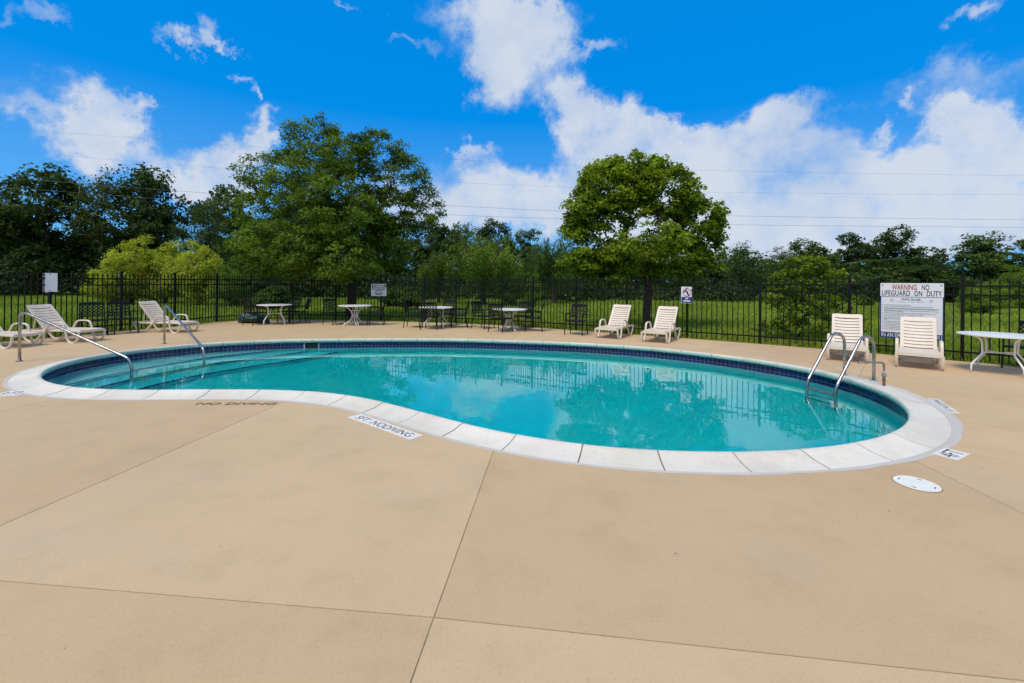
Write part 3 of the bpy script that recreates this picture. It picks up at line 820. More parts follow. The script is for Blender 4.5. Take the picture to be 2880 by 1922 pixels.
def stroke(p, q, wd):
    dx, dz = q[0] - p[0], q[1] - p[1]; l = math.hypot(dx, dz); nx, nz_ = -dz / l * wd * w, dx / l * wd * w
    b.quad((p[0] * w + nx, -.0062, zq + p[1] * w + nz_), (q[0] * w + nx, -.0062, zq + q[1] * w + nz_), (q[0] * w - nx, -.0062, zq + q[1] * w - nz_), (p[0] * w - nx, -.0062, zq + p[1] * w - nz_))
for p, q, wd in (((.02, .46), (-.12, .12), .04), ((-.12, .12), (.05, .02), .06), ((.05, .02), (.10, .1), .05), ((.10, .1), (.0, -.12), .05), ((.0, -.12), (.22, -.32), .04), ((-.12, .12), (-.30, .0), .035), ((-.36, .03), (-.26, .03), .05)): stroke(p, q, wd)
b.build('diver_figure', 'sign_blue', t)
# blank sign on the west fence
loc, a, c, h, zc = sign_frame(120.5, 768.5, 161.5, 821, off=.06, ang=R(48)); w = width_on(c, a, 120.5, 161.5, 795)
t = thing('blank_sign', 'plain pale grey blank sign with two bolts on the west fence', 'sign', (loc.x, loc.y, zc), a)
plate(t, w, h, .01, 'sign_pale')
for s in (-1, 1):
    b = MB(); b.lathe([(.0005, 0), (.013, 0), (.013, .004), (.0005, .006)], 10); b.v = [(x, -.001 - z, y + s * h * .44) for x, y, z in b.v]; b.build('bolt', 'sign_black', t)

# ------------------------------------------------------------------ chaise longues
def make_chaise():
    t = thing('chaise_longue', 'chaise', 'chaise longue')
    for s in (-1, 1):
        b = MB(); b.sweep(smooth_path([(s * .29, .0, .285), (s * .29, .35, .30), (s * .29, .8, .298), (s * .29, 1.15, .29), (s * .29, 1.68, .285)], 5), .05, .05); b.build('side_rail', 'resin', t, True, 40)
        path = [(0.015, .285), (.025, .17), (.07, .06), (.15, .018), (.24, .02), (.31, .08), (.35, .20), (.385, .36), (.42, .46), (.50, .505), (.62, .51), (.74, .505), (.82, .46), (.87, .36), (.93, .29)]
        b = MB(); b.sweep(smooth_path([(s * .335, y, z) for y, z in path], 4), .05, .034); b.build('armrest', 'resin', t, True, 40)
        path = [(.90, .30), (1.02, .24), (1.13, .12), (1.22, .035), (1.33, .018), (1.43, .04), (1.52, .12), (1.60, .23), (1.66, .285)]
        b = MB(); b.sweep(smooth_path([(s * .305, y, z) for y, z in path], 4), .05, .034); b.build('rear_leg', 'resin', t, True, 40)
        MB().box((s * .335, .19, .011), (.07, .13, .022)).build('foot', 'resin', t); MB().box((s * .305, 1.33, .011), (.07, .13, .022)).build('foot', 'resin', t)
    for cb, cs in (((0, .02, .283), (.62, .05, .06)), ((0, 1.66, .285), (.60, .05, .045)), ((0, .94, .265), (.58, .05, .04))): MB().box(cb, cs).build('cross_bar', 'resin', t)
    def sheet(y0, y1, wd, frame):
        """one concave slat from y0 to y1 in the frame's coordinates"""
        b = MB(); rings = []
        for k in range(9):
            u = -1 + k / 4; x = u * wd / 2; z = -.016 * (1 - u * u)
            rings.append([frame(x, y0, z), frame(x, y1, z), frame(x, y1, z - .016), frame(x, y0, z - .016)])
        b.loft(rings); return b
    seat = lambda x, y, z: (x, y, .325 + z)
    n = 12
    for k in range(n):
        y0 = .03 + k * .079; sheet(y0, y0 + .070, .56, seat).build('slat', 'resin', t, True, 40)
    A = R(50); hy, hz = .985, .318
    back = lambda x, y, z: (x, hy + y * math.cos(A) - z * math.sin(A), hz + y * math.sin(A) + z * math.cos(A))
    BL = .80; wd = .575
    def curved(y0, y1, wd2, corner=0.0):
        b = MB(); rings = []
        for k in range(11):
            u = -1 + k / 5; x = u * wd2 / 2; z = .010 - .020 * (1 - u * u); cut = corner * max(0, abs(u) - .8) / .2
            rings.append([back(x, y0, z), back(x, y1 - cut * cut * .5 / max(corner, 1e-6) if corner else y1, z), back(x, y1 - (cut * cut * .5 / corner if corner else 0), z - .02), back(x, y0, z - .02)])
        return b.loft(rings)
    bk = curved(BL - .10, BL + .012, wd, .05).build('backrest', 'resin', t, True, 40)
    for s in (-1, 1):
        rings = []; b = MB()
        for y in np.linspace(0, BL - .09, 7):
            o = s * wd / 2; i = s * (wd / 2 - .058)
            rings.append([back(o, y, .012), back(i, y, .0), back(i, y, -.024), back(o, y, -.024)])
        b.loft(rings).build('stile', 'resin', bk, True, 40)
    m = 8; y = .012; sh = (BL - .115 - .012) / m
    for k in range(m):
        curved(y + .003, y + sh - .017, wd - .105).build('slat', 'resin', bk, True, 40); y += sh
    for s in (-1, 1): MB().sweep([back(s * .2, .50, -.03), (s * .2, 1.40, .30)], .03, .02).build('prop', 'resin', t)
    return t
chaise0 = make_chaise(); used = [False]
def copy_of(proto, flag):
    if not flag[0]: flag[0] = True; return proto
    return dup(proto)
def chaise(p0, p1, z, label, rear=None, scale=1.0):
    """p0, p1: photo pixels of the two front seat corners"""
    a, c = G(*p0, z), G(*p1, z); m = (a + c) / 2; v = (c - a); v.z = 0; v.normalize(); r = Vector((-v.y, v.x, 0))
    if rear is not None: r = Vector((*rear, 0)).normalized()
    elif r.dot(m) < 0: r = -r
    o = copy_of(chaise0, used); place(o, label, (m.x, m.y, 0), math.atan2(-r.x, r.y), 'bone resin chaise longues'); return o
def chaise_at(px, rear, label):
    r = Vector((*rear, 0)).normalized(); m = G(*px) - r * .19
    place(copy_of(chaise0, used), label, (m.x, m.y, 0), math.atan2(-r.x, r.y), 'bone resin chaise longues')
chaise_at((1844, 963.5), (.55, .83), 'bone plastic chaise longue by the no diving sign post')
chaise_at((1711, 952), (.52, .85), 'bone plastic chaise longue between the lone black chair and its twin')
chaise((2325, 975), (2444, 984), .3, 'bone plastic chaise longue behind the curved pool ladder rails')
chaise((2519, 990), (2656, 1003.5), .3, 'bone plastic chaise longue in front of the big rules board', rear=(.66, .75))
chaise((217, 933), (302, 924), .3, 'bone plastic chaise longue behind the near entry handrail, below the blank sign', rear=(-1, .06))
chaise((505, 910.5), (561, 904.5), .3, 'bone plastic chaise longue behind the far entry handrail', rear=(-.985, .13))
chaise((23, 943), (138, 937), .3, 'bone plastic chaise longue cut off by the west edge of the picture', rear=(-1, .04))

# ------------------------------------------------------------------ black chairs
def make_chair():
    t = thing('patio_chair', 'chair', 'chair')
    W, SZ = .27, .44
    b = MB()
    b.box((0, -.02, SZ), (2 * W - .02, .46, .02)); b.box((0, -.25, SZ - .005), (2 * W, .03, .035)); b.box((0, .21, SZ - .005), (2 * W, .03, .03))
    for s in (-1, 1): b.box((s * W, -.02, SZ - .005), (.03, .46, .03))
    b.build('seat', 'chair', t)
    lean = .20
    top = lambda z: .22 + (z - SZ) * lean * 1.25
    for s in (-1, 1):
        b = MB(); b.tube([(s * (W + .012), -.27, 0), (s * W, -.25, SZ), (s * W, -.24, .645)], .0165, 6); b.build('leg', 'chair', t)
        b = MB(); b.tube([(s * (W + .012), .30, 0), (s * W, .22, SZ)], .0165, 6); b.build('leg', 'chair', t)
        b = MB(); b.tube(fillet([(s * W, -.24, .64), (s * (W + .01), -.1, .66), (s * W, top(.64), .63)], .06), .017, 6); b.build('armrest', 'chair', t)
    zt = .91; b = MB()
    for s in (-1, 1): b.tube([(s * (W - .0), top(SZ), SZ), (s * (W - .012), top(zt), zt)], .0145, 6)
    b.sweep(smooth_path([(-W + .01, top(zt), zt), (0, top(zt) + .02, zt + .012), (W - .01, top(zt), zt)], 4), .03, .045, side=(0, .97, -.2)); b.tube([(-W, top(.53), .53), (W, top(.53), .53)], .011, 6)
    bk = b.build('backrest', 'chair', t)
    # cast lattice of rings
    b = MB(); r0, r1 = .044, .030; nx, nzc = 5, 4
    for i in range(nx):
        for j in range(nzc):
            cx = (i - (nx - 1) / 2) * .098; cz = .575 + j * .092; k = 8; ringv = []
            for q in range(k):
                e = 2 * math.pi * (q + .5) / k
                pr = []
                for rr_, yy in ((r0 + .008, -.006), (r1, -.006), (r1, .006), (r0 + .008, .006)):
                    z = cz + rr_ * math.sin(e); pr.append((cx + rr_ * math.cos(e), top(z) + yy, z))
                ringv.append(pr)
            b.loft(ringv, closed=True)
    b.box((0, top(.883), .883), (2 * W - .04, .02, .05)); b.build('lattice', 'chair', bk)
    return t
chair0 = make_chair(); cused = [False]
def chair(p, face, label, group=None):
    """p: ground point; face: direction the sitter looks"""
    o = copy_of(chair0, cused); place(o, label, (p[0], p[1], 0), math.atan2(face[0], -face[1]), 'black lattice patio chairs'); return o
def toward(p, q): return (q[0] - p[0], q[1] - p[1])

# ------------------------------------------------------------------ tables
def make_table(kind):
    t = thing('patio_table', 'table', 'table'); H, Rr = .72, .59
    b = MB(); b.lathe([(.001, H - .02), (Rr - .03, H - .02), (Rr - .012, H - .024), (Rr, H - .022), (Rr + .003, H - .011), (Rr, H), (Rr - .02, H + .004), (.001, H + .006)], 48)
    b.build('tabletop', 'white_metal', t, True, 35)
    if kind == 'bent':
        for k in range(4):
            e = math.pi / 4 + k * math.pi / 2 + .25; c, s = math.cos(e), math.sin(e)
            pts = [(.45, H - .03), (.36, H - .05), (.30, H - .12), (.29, .40), (.29, .36), (.46, .16), (.47, .12), (.475, 0)]
            b = MB(); b.tube(fillet([(r * c, r * s, z) for r, z in pts], .06, 4), .0165, 8); b.build('leg', 'white_metal', t, True)
        b = MB()
        for k in range(2):
            e = math.pi / 4 + k * math.pi / 2 + .25; b.tube([(.29 * math.cos(e), .29 * math.sin(e), .38), (-.29 * math.cos(e), -.29 * math.sin(e), .38 + .0)], .011, 6)
        b.lathe([(.06, .372), (.06, .388), (.025, .388), (.025, .372)], 16); b.build('brace', 'white_metal', t, True, 40)
    else:
        for k in range(4):
            e = k * math.pi / 2 + .55
            for off in (-.035, .035):
                c, s = math.cos(e), math.sin(e); nx, ny = -s * off, c * off
                pts = [(.34, H - .03), (.24, .62), (.13, .50), (.095, .36), (.13, .23), (.25, .10), (.36, .055), (.40, .0)]
                b = MB(); b.tube(smooth_path([(r * c + nx, r * s + ny, z) for r, z in pts], 4), .0125, 8); b.build('leg', 'white_metal', t, True)
        b = MB(); b.lathe([(.115, .355), (.115, .37), (.10, .37), (.10, .355)], 20); b.lathe([(.15, .525), (.15, .54), (.135, .54), (.135, .525)], 20); b.build('brace', 'white_metal', t, True, 40)
    return t
tb0 = make_table('bent'); tc0 = make_table('curved'); tbu, tcu = [False], [False]
def table(p, kind, label, rot=0.0):
    o = copy_of(tb0, tbu) if kind == 'bent' else copy_of(tc0, tcu)
    place(o, label, (p[0], p[1], 0), rot, 'white round patio tables'); return Vector((p[0], p[1], 0))
def off(p, dx, dy): return Vector((p[0] + dx, p[1] + dy, 0))
T1 = table(G(772, 912), 'bent', 'white round bent-leg table in the far corner beside the green tarp', .2)
T2 = table(G(998, 914.5), 'curved', 'white round hourglass-leg table below the small warning sign')
T3 = table(G(1226, 921.5), 'bent', 'white round bent-leg table with a chair at all four sides', -.3)
T4 = table(G(1432, 930), 'curved', 'white round hourglass-leg table with a chair at all four sides')
T5 = table(G(2812, 1049), 'bent', 'white round table at the east fence, cut by the picture edge', .38)
def around(T, x, y, label): 
    p = G(x, y); chair(p, toward(p, T), label)
chair(G(719, 913.5), (.45, .9), 'black lattice chair standing in front of the green tarp bundle')
chair(G(812, 907.5), (-.35, -.94), 'black lattice chair behind the corner table, far side')
chair(G(842, 910), (-.8, -.6), 'black lattice chair facing the corner table, with the bare fence on its other side')
chair(G(941, 913), (.85, -.5), 'black lattice chair west of the table below the warning sign')
around(T2, 1057, 914, 'black lattice chair directly under the small warning sign')
around(T3, 1163, 921, 'black lattice chair west of the four-chair bent-leg table')
around(T3, 1213, 926, 'black lattice chair on the pool side of the four-chair bent-leg table')
around(T3, 1255, 915.5, 'black lattice chair on the fence side of the four-chair bent-leg table')
around(T3, 1291, 921, 'black lattice chair east of the four-chair bent-leg table')
around(T4, 1359, 924, 'black lattice chair west of the four-chair hourglass-leg table')
around(T4, 1408, 933.5, 'black lattice chair on the pool side of the four-chair hourglass-leg table')
around(T4, 1467, 923.5, 'black lattice chair on the fence side of the four-chair hourglass-leg table')
around(T4, 1500, 931, 'black lattice chair east of the four-chair hourglass-leg table')
chair(G(1620, 941.5), (-.45, -.9), 'lone black lattice chair away from any table, west of the two chaises')
around(T5, 2895, 1040, 'black lattice chair at the east table, cut by the picture edge')
chair(G(262, 944), (.75, -.66), 'black lattice chair at the west fence, the one nearer the blank sign')
chair(G(345, 938), (.85, -.5), 'black lattice chair at the west fence, between its twin and the far chaise')

# green tarp bundle
def tarp():
    p = G(712, 909); b = MB(); rn = random.Random(5); rings = []
    nx = 22
    for i in range(nx + 1):
        u = i / nx; x = (u - .5) * 1.15; e = max(0.02, (1 - abs(2 * u - 1) ** 3.2)) ** .5; rr = []
        for j in range(20):
            a = 2 * math.pi * j / 20; wob = 1 + .10 * math.sin(3 * a + 9 * u) + .07 * math.sin(7 * a - 14 * u) + rn.uniform(-.03, .03)
            hz_ = .21 * (1.15 - .55 * u); z = hz_ * (1 + math.sin(a)) * e * wob; rr.append((x, .30 * math.cos(a) * e * wob, max(0.0, z - .015)))
        rings.append(rr)
    b.loft(rings); o = b.build('tarp_bundle', 'tarp', None, True); o.location = (p.x, p.y + .05, 0)
    tag(o, 'dark green rolled tarp bundle lying against the corner of the fence', 'tarp')
tarp()

# ------------------------------------------------------------------ handrails, ladder, spout
def flange(parent, x, y, mat='steel'):
    b = MB(); b.lathe([(.0245, 0), (.062, 0), (.062, .006), (.045, .014), (.0245, .016)], 20, (x, y, 0)); b.build('flange', mat, parent, True, 40)
def handrail(base_px, water_px, label, top=.93, end_h=.13):
    A, W_ = G(*base_px), G(*water_px, WATER_Z); d = (W_ - A); d.z = 0; L_ = d.length; ang = math.atan2(d.y, d.x)
    t = thing('handrail', label, 'handrail', (A.x, A.y, 0), ang, 'pool entry handrails')
    pts = [(0, 0, 0), (0, 0, top), (.14, 0, top + .015), (L_ - .06, 0, end_h), (L_, 0, end_h - .16), (L_ + .0, 0, -.68)]
    b = MB(); b.tube(fillet(pts, [0, .15, .12, .12, .06, 0], 6), .0245, 14, up=(0, 1, 0)); b.build('rail', 'steel', t, True)
    flange(t, 0, 0)
handrail((55, 1017), (370, 1057), 'curved steel entry handrail nearer the camera, at the shallow end')
handrail((462, 967), (574, 1022), 'curved steel entry handrail further from the camera, at the shallow end', .95)
def ladder():
    A1, W1, A2, W2 = G(2383.5, 1056), G(2265, 1098, WATER_Z), G(2448, 1072), G(2332, 1122, WATER_Z)
    u = ((W1 - A1) + (W2 - A2)); u.z = 0; u.normalize(); ang = math.atan2(u.y, u.x); m = (A1 + A2) / 2; m.z = 0
    t = thing('pool_ladder', 'stainless pool ladder with two looped rails over the east coping', 'ladder', m, ang)
    half = .235; L_ = .99
    for s in (-1, 1):
        pts = [(0, s * half, 0), (0, s * half, .70), (.30, s * half, .80), (L_ - .03, s * half, .0), (L_, s * half, -.10), (L_, s * half, -1.1)]
        b = MB(); b.tube(fillet(pts, [0, .24, .20, .10, .06, 0], 7), .0245, 14, up=(0, 1, 0)); b.build('rail', 'steel', t, True); flange(t, 0, s * half, 'flange')
    for z in (-.15, -.45, -.75):
        b = MB(); b.box((L_, 0, z), (.075, 2 * half - .05, .03)); b.build('rung', 'old_steel', t)
ladder()
def spout():
    p = G(2486, 1086); t = thing('fill_spout', 'bent metal pool fill spout with a rusty valve beside the ladder', 'spout', p, 0)
    b = MB(); b.tube(fillet([(0, 0, .19), (0, 0, .375), (-.35, .02, .385), (-.40, .02, .365)], [0, .05, .03, 0], 5), .0155, 10); b.build('pipe', 'old_steel', t, True)
    b = MB(); b.lathe([(.001, 0), (.024, 0), (.02, .03), (.016, .05), (.022, .07), (.024, .11), (.018, .13), (.02, .15)], 12); b.build('valve', 'brass', t, True, 35)
    b = MB(); b.lathe([(.022, .15), (.028, .155), (.034, .165), (.034, .185), (.026, .19), (.026, .215), (.016, .22)], 8); b.build('coupling', 'galv', t, True, 30)
    b = MB(); b.lathe([(.018, .22), (.018, .235), (.015, .235)], 12); b.build('seal_tape', 'white_metal', t)
spout()

# ------------------------------------------------------------------ deck fittings and depth markers
lc = G(2578, 1361)
t = thing('skimmer_lid', 'round white skimmer lid set in the concrete beside the coping', 'lid', lc)
b = MB(); b.lathe([(.001, .0), (.150, .0), (.150, .004), (.145, .006), (.135, .006), (.133, .0045), (.001, .005)], 40); b.build('cover', 'lid', t, True, 30)
b = MB(); b.lathe([(.151, .001), (.160, .001), (.160, .0022), (.151, .0022)], 40); b.build('collar', 'joint', t)
for e in (40, 130, 220, 310):
    b = MB(); b.box((.112 * math.cos(R(e)), .112 * math.sin(R(e)), .0045), (.03, .010, .003), R(e + 90)); b.build('finger_hole', 'marker_black', t)

def marker(corners, body, label, size_f=.62, width_f=.86, flip=False, z=.005):
    """corners: photo pixels bottom-left, bottom-right, top-left of the plate as read"""
    A, Bq, C = (G(*c) for c in corners); xd = Bq - A; w = xd.length; xd.normalize(); yd = Vector((-xd.y, xd.x, 0)); hgt = (C - A).dot(yd)
    if hgt < 0: yd = -yd; hgt = -hgt
    t = thing('depth_marker', label, 'marker', (0, 0, 0), 0, 'depth marker plates')
    t.location = A
    b = MB(); x2 = xd * w; y2 = yd * hgt; q = [Vector((0, 0, 0)), x2, x2 + y2, y2]
    b.loft([[(p.x, p.y, .0005) for p in q], [(p.x, p.y, .004) for p in q]]); b.build('plate', 'marker_white', t)
    o = xd * w * (1 - width_f) / 2 + yd * hgt * (1 - size_f) / 2
    ground_lettering(t, body, o, xd, yd, hgt * size_f / .69, 'marker_black', w * width_f, z, .0)
marker(((978, 1174.5), (1153, 1238), (1012, 1164.5)), '5FT  NODIVING', 'white plate reading 5FT NODIVING at the inner curve of the pool')
marker(((2694, 1296), (2729, 1278), (2624, 1276)), '4FT', 'white 4FT plate at the east end beside the skimmer lid', .72, .8)
marker(((2700, 1164), (2640, 1124), (2655, 1153)), '5FT NODIVING', 'striped-looking white plate with narrow letters east of the ladder', .7, .9)
marker(((-30, 1117), (49, 1113), (-32, 1104)), '3 FT', 'white plate by the west tip of the coping', .6, .8)
A, Bq = G(548, 1139.5), G(772, 1139.5); xd = (Bq - A).normalized(); yd = Vector((-xd.y, xd.x, 0))
t = thing('stencilled_warning', 'worn dark NO DIVING stencil painted on bare concrete', 'marking', A)
ground_lettering(t, 'NO DIVING', Vector((0, 0, 0)), xd, yd, .15, 'stencil', (Bq - A).length, .004, .002)

# fallen leaves and specks on the concrete
rn = random.Random(12); b = MB()
for x, y in [(270, 975), (180, 1000), (2642, 1099), (1240, 946), (1690, 966), (700, 960), (880, 952), (1480, 952), (2250, 1400), (620, 1540), (1900, 1560), (2500, 1440), (2410, 1450), (600, 1160), (1330, 1310), (2760, 1320)]:
    p = G(x, y); a = rn.uniform(0, 6.28); s = rn.uniform(.004, .008) * max(1, p.y / 5)
    b.quad(*[(p.x + s * math.cos(a + e) * k, p.y + s * math.sin(a + e) * k, .004 + rn.uniform(0, .008)) for e, k in ((0, 1), (1.4, .5), (3.14, 1), (4.6, .5))])
tag(b.build('leaf_litter', 'dry_leaf'), 'few dry leaf scraps scattered on the concrete', 'litter', kind='stuff')

rn = random.Random(2); b = MB()
for _ in range(16):
    p = G(rn.uniform(650, 745), rn.uniform(1040, 1058), -1.0); a = rn.uniform(0, 6.28); s = rn.uniform(.02, .05); z = -1.352 + rn.uniform(0, .01)
    b.quad(*[(p.x + s * math.cos(a + e) * k, p.y + s * math.sin(a + e) * k, z) for e, k in ((0, 1), (1.4, .5), (3.14, 1), (4.6, .5))])
tag(b.build('sunken_leaves', 'dry_leaf'), 'small drift of dark leaves on the pool floor', 'leaves', kind='stuff')

# ------------------------------------------------------------------ overhead wires
wires = [([(-300, 338), (265, 380), (762, 416), (1203, 444), (1500, 462), (1920, 478), (2880, 495), (3300, 498)], 'topmost faint overhead wire across the sky'),
         ([(-300, 402), (0, 424), (698, 479), (1253, 512), (1500, 523), (1993, 541), (2880, 548), (3300, 550)], 'second overhead wire from the top'),
         ([(-300, 475), (0, 499), (680, 550), (1250, 578), (1575, 594), (2034, 607), (2880, 619), (3300, 622)], 'third overhead wire from the top, upper of the low pair'),
         ([(-300, 503), (0, 526), (680, 576), (1250, 604), (1575, 616), (2034, 632), (2880, 640), (3300, 642)], 'lowest overhead wire, just above the treetops')]
for k, (pp, label) in enumerate(wires):
    b = MB(); b.tube(smooth_path([P(x, y, 30 + .5 * (k % 2)) for x, y in pp], 6), .008 if k > 1 else .004, 5)
    tag(b.build('overhead_wire', 'wire'), label, 'wire', 'overhead wires')

# ------------------------------------------------------------------ trees
def leaf_mesh(name, c, n, size, aspect, tint, mat, droop=None):
    """diamond leaves: centres c, normals n"""
    N_ = len(c); rs = np.random.RandomState(len(c) + 17)
    ref = rs.normal(size=(N_, 3)) if droop is None else droop + rs.normal(size=(N_, 3)) * .35
    t = ref - n * (ref * n).sum(1)[:, None]; t /= np.linalg.norm(t, axis=1)[:, None] + 1e-9
    bt = np.cross(n, t); sz = size * rs.uniform(.65, 1.3, N_)
    a = t * (sz * .5)[:, None]; w = bt * (sz * .5 * aspect)[:, None]
    fold = n * (sz * .08)[:, None]
    v = np.stack([c - a, c + w + fold, c + a, c - w + fold], 1).reshape(-1, 3)
    me = bpy.data.meshes.new(name); me.vertices.add(4 * N_); me.vertices.foreach_set('co', v.astype(np.float32).ravel())
    me.loops.add(4 * N_); me.loops.foreach_set('vertex_index', np.arange(4 * N_, dtype=np.int32))
    me.polygons.add(N_); me.polygons.foreach_set('loop_start', np.arange(0, 4 * N_, 4, dtype=np.int32))
    try: me.polygons.foreach_set('loop_total', np.full(N_, 4, dtype=np.int32))
    except Exception: pass
    at = me.attributes.new('tint', 'FLOAT', 'FACE'); at.data.foreach_set('value', np.clip(tint, 0, 1).astype(np.float32))
    me.update(calc_edges=True); me.materials.append(M[mat]); return me

def tree_data(lobes, seed, clumps, per, leaf, clump_r, trunk_h, trunk_r, mat='leaf', aspect=.55, flat=.6, droop=0.0, shell=.55, lean=(0, 0), bark='bark', limb_n=None, multi=1, strands=0.0):
    """crown and trunk meshes; lobes: (x, y, z, rx, ry, rz[, weight, tint]) in metres from the foot"""
    rs = np.random.RandomState(seed); lb = np.array([l[:6] for l in lobes], float)
    wt = np.array([(l[6] if len(l) > 6 else 1.0) for l in lobes]) * (lb[:, 3] * lb[:, 4] * lb[:, 5]) ** .75; wt /= wt.sum()
    lt = np.array([(l[7] if len(l) > 7 else 0.0) for l in lobes])
    idx = rs.choice(len(lb), clumps, p=wt)
    d = rs.normal(size=(clumps, 3)); d /= np.linalg.norm(d, axis=1)[:, None]
    rad = (rs.uniform(0, 1, clumps) ** (1 / 3)) * (1 - shell) + shell * rs.uniform(.7, 1.04, clumps)
    cc = lb[idx, :3] + d * rad[:, None] * lb[idx, 3:6]
    cc = cc[cc[:, 2] > .25]; idx = idx[:len(cc)]; k = len(cc)
    outward = cc - np.array([lean[0], lean[1], lb[:, 2].mean() * .8]); outward /= np.linalg.norm(outward, axis=1)[:, None] + 1e-9
    # leaves
    cr = clump_r * rs.uniform(.6, 1.35, k); nl = rs.poisson(per * (cr / clump_r) ** 1.6)
    own = np.repeat(np.arange(k), nl); n_ = len(own)
    g = rs.normal(size=(n_, 3)); g /= np.linalg.norm(g, axis=1)[:, None]; g *= (rs.uniform(0, 1, n_) ** .5)[:, None]
    g[:, 2] *= flat; off_ = g * cr[own][:, None]
    off_[:, 2] -= droop * (off_[:, 0] ** 2 + off_[:, 1] ** 2) / clump_r
    if strands: off_[:, 2] -= strands * rs.uniform(0, 1, n_) ** 1.2
    c = cc[own] + off_
    nn = rs.normal(size=(n_, 3)) * .75 + np.array([0, 0, .75]) + outward[own] * .5 + off_ / clump_r * .4
    nn /= np.linalg.norm(nn, axis=1)[:, None]
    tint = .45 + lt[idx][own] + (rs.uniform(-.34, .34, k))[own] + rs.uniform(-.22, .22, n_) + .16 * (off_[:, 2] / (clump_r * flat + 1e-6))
    keep = c[:, 2] > .05
    dr = np.tile(np.array([0, 0, -1.0]), (keep.sum(), 1)) if strands else None
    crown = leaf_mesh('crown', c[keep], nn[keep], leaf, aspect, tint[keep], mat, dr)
    # limbs: every clump hangs on the nearest node that is nearer the trunk
    b = MB(); nodes = []; par = []
    tops = []
    for q in range(multi):
        a = 2 * math.pi * q / multi + seed; sp = .0 if multi == 1 else trunk_h * .35
        last = -1
        for z in np.linspace(0, trunk_h, 5):
            f = z / trunk_h; nodes.append(np.array([lean[0] * f + sp * f * math.cos(a) + .03 * math.sin(z * 2.3 + seed), lean[1] * f + sp * f * math.sin(a), z])); par.append(last); last = len(nodes) - 1
        tops.append(last)
    fork = np.mean([nodes[i] for i in tops], 0)
    sel = np.arange(k) if limb_n is None else rs.choice(k, min(k, limb_n), replace=False)
    sel = sel[np.argsort(np.linalg.norm((cc[sel] - fork) * np.array([1, 1, .8]), axis=1))]
    for s in sel:
        pts_ = np.array(nodes); lowest = tops[0] - 1
        dist = np.linalg.norm(pts_ - cc[s], axis=1) + .25 * np.linalg.norm(pts_ - fork, axis=1) + 1.2 * np.maximum(0, pts_[:, 2] - cc[s][2])
        for q in range(multi): dist[q * 5:(q + 1) * 5 - 2] += 50
        p_ = int(np.argmin(dist)); a0 = nodes[p_]; m = (a0 + cc[s]) / 2 + np.array([0, 0, .10 * np.linalg.norm(cc[s] - a0)]) + rs.normal(size=3) * .05
        nodes.append(m); par.append(p_); nodes.append(cc[s]); par.append(len(nodes) - 2)
    wgt = np.zeros(len(nodes)); kids = [[] for _ in nodes]
    for i in range(len(nodes) - 1, -1, -1):
        wgt[i] += .0 if kids[i] else 1.0
        if par[i] >= 0: wgt[par[i]] += wgt[i]; kids[par[i]].append(i)
    r_ = np.maximum(.012, trunk_r * (wgt / wgt[:5 * multi].max()) ** .48)
    for i in range(len(nodes)):
        if par[i] < 0: r_[i] = r_[i] * 1.35; 
    for i in range(len(nodes)):
        if par[i] >= 0:
            p0, p1 = nodes[par[i]], nodes[i]; ra, rb_ = r_[par[i]], r_[i]
            if par[par[i]] >= 0 and len(kids[par[i]]) > 1: ra = min(ra, rb_ * 1.5)
            b.tube([p0, p1], [ra, rb_], 7 if ra > .05 else 4, cap=False)
    tm = b.mesh('trunk', True); tm.materials.append(M[bark]); return crown, tm
def tree(name, label, data, loc, rot=0.0, scale=(1, 1, 1), color=(1, 1, 1), cat='tree', group=None):
    t = thing(name, label, cat, loc, rot, group); t.scale = scale
    a = add(bpy.data.objects.new('trunk', data[1]), t); c = add(bpy.data.objects.new('crown', data[0]), t); c.color = (*color, 1); return t

def px_lobes(px, dist, foot, depth=.85):
    """lobes given in photo pixels (cx, cy, rx, ry, weight, tint, depth offset in metres)"""
    k = dist / F; o = []
    for l in px:
        p = P(l[0], l[1], dist); o.append((p.x - foot.x, (l[6] if len(l) > 6 else 0), p.z, l[2] * k, (l[2] + l[3]) / 2 * k * depth, l[3] * k, l[4] if len(l) > 4 else 1, l[5] if len(l) > 5 else 0))
    return o
# the two big garden trees
f1 = P(990, 800, 19.6); f1.z = 0
L1 = px_lobes([(880, 390, 80, 62, 1.0, .05), (800, 470, 75, 60, .8), (725, 490, 62, 55, .55, .1), (960, 440, 90, 70, 1.0), (1060, 430, 90, 65, 1.0, .05), (960, 530, 150, 80, 1.0), (1140, 500, 75, 75, .9, .05), (1190, 580, 62, 75, .7, .05), (1100, 590, 90, 70, .8),
               (735, 600, 75, 65, 1.0, .25), (770, 690, 105, 80, 1.1, .2), (720, 740, 60, 50, .9, .2), (880, 630, 130, 80, 1.1), (1020, 640, 120, 80, 1.1), (930, 740, 170, 60, 1.1, .1, -1.2), (1090, 690, 90, 70, .8), (1000, 600, 100, 80, .9, .2, -2.2), (900, 540, 90, 60, .8, .15, -2.0), (860, 710, 120, 70, 1, .15, -2.4), (1010, 730, 90, 60, .9, .2, -2.2), (960, 470, 80, 60, .7, .2, -1.8)], 19.6, f1)
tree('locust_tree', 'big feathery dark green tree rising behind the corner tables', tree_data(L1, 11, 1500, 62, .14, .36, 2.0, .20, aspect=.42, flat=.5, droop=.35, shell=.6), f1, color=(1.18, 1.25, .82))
f2 = P(1822, 800, 16.2); f2.z = 0
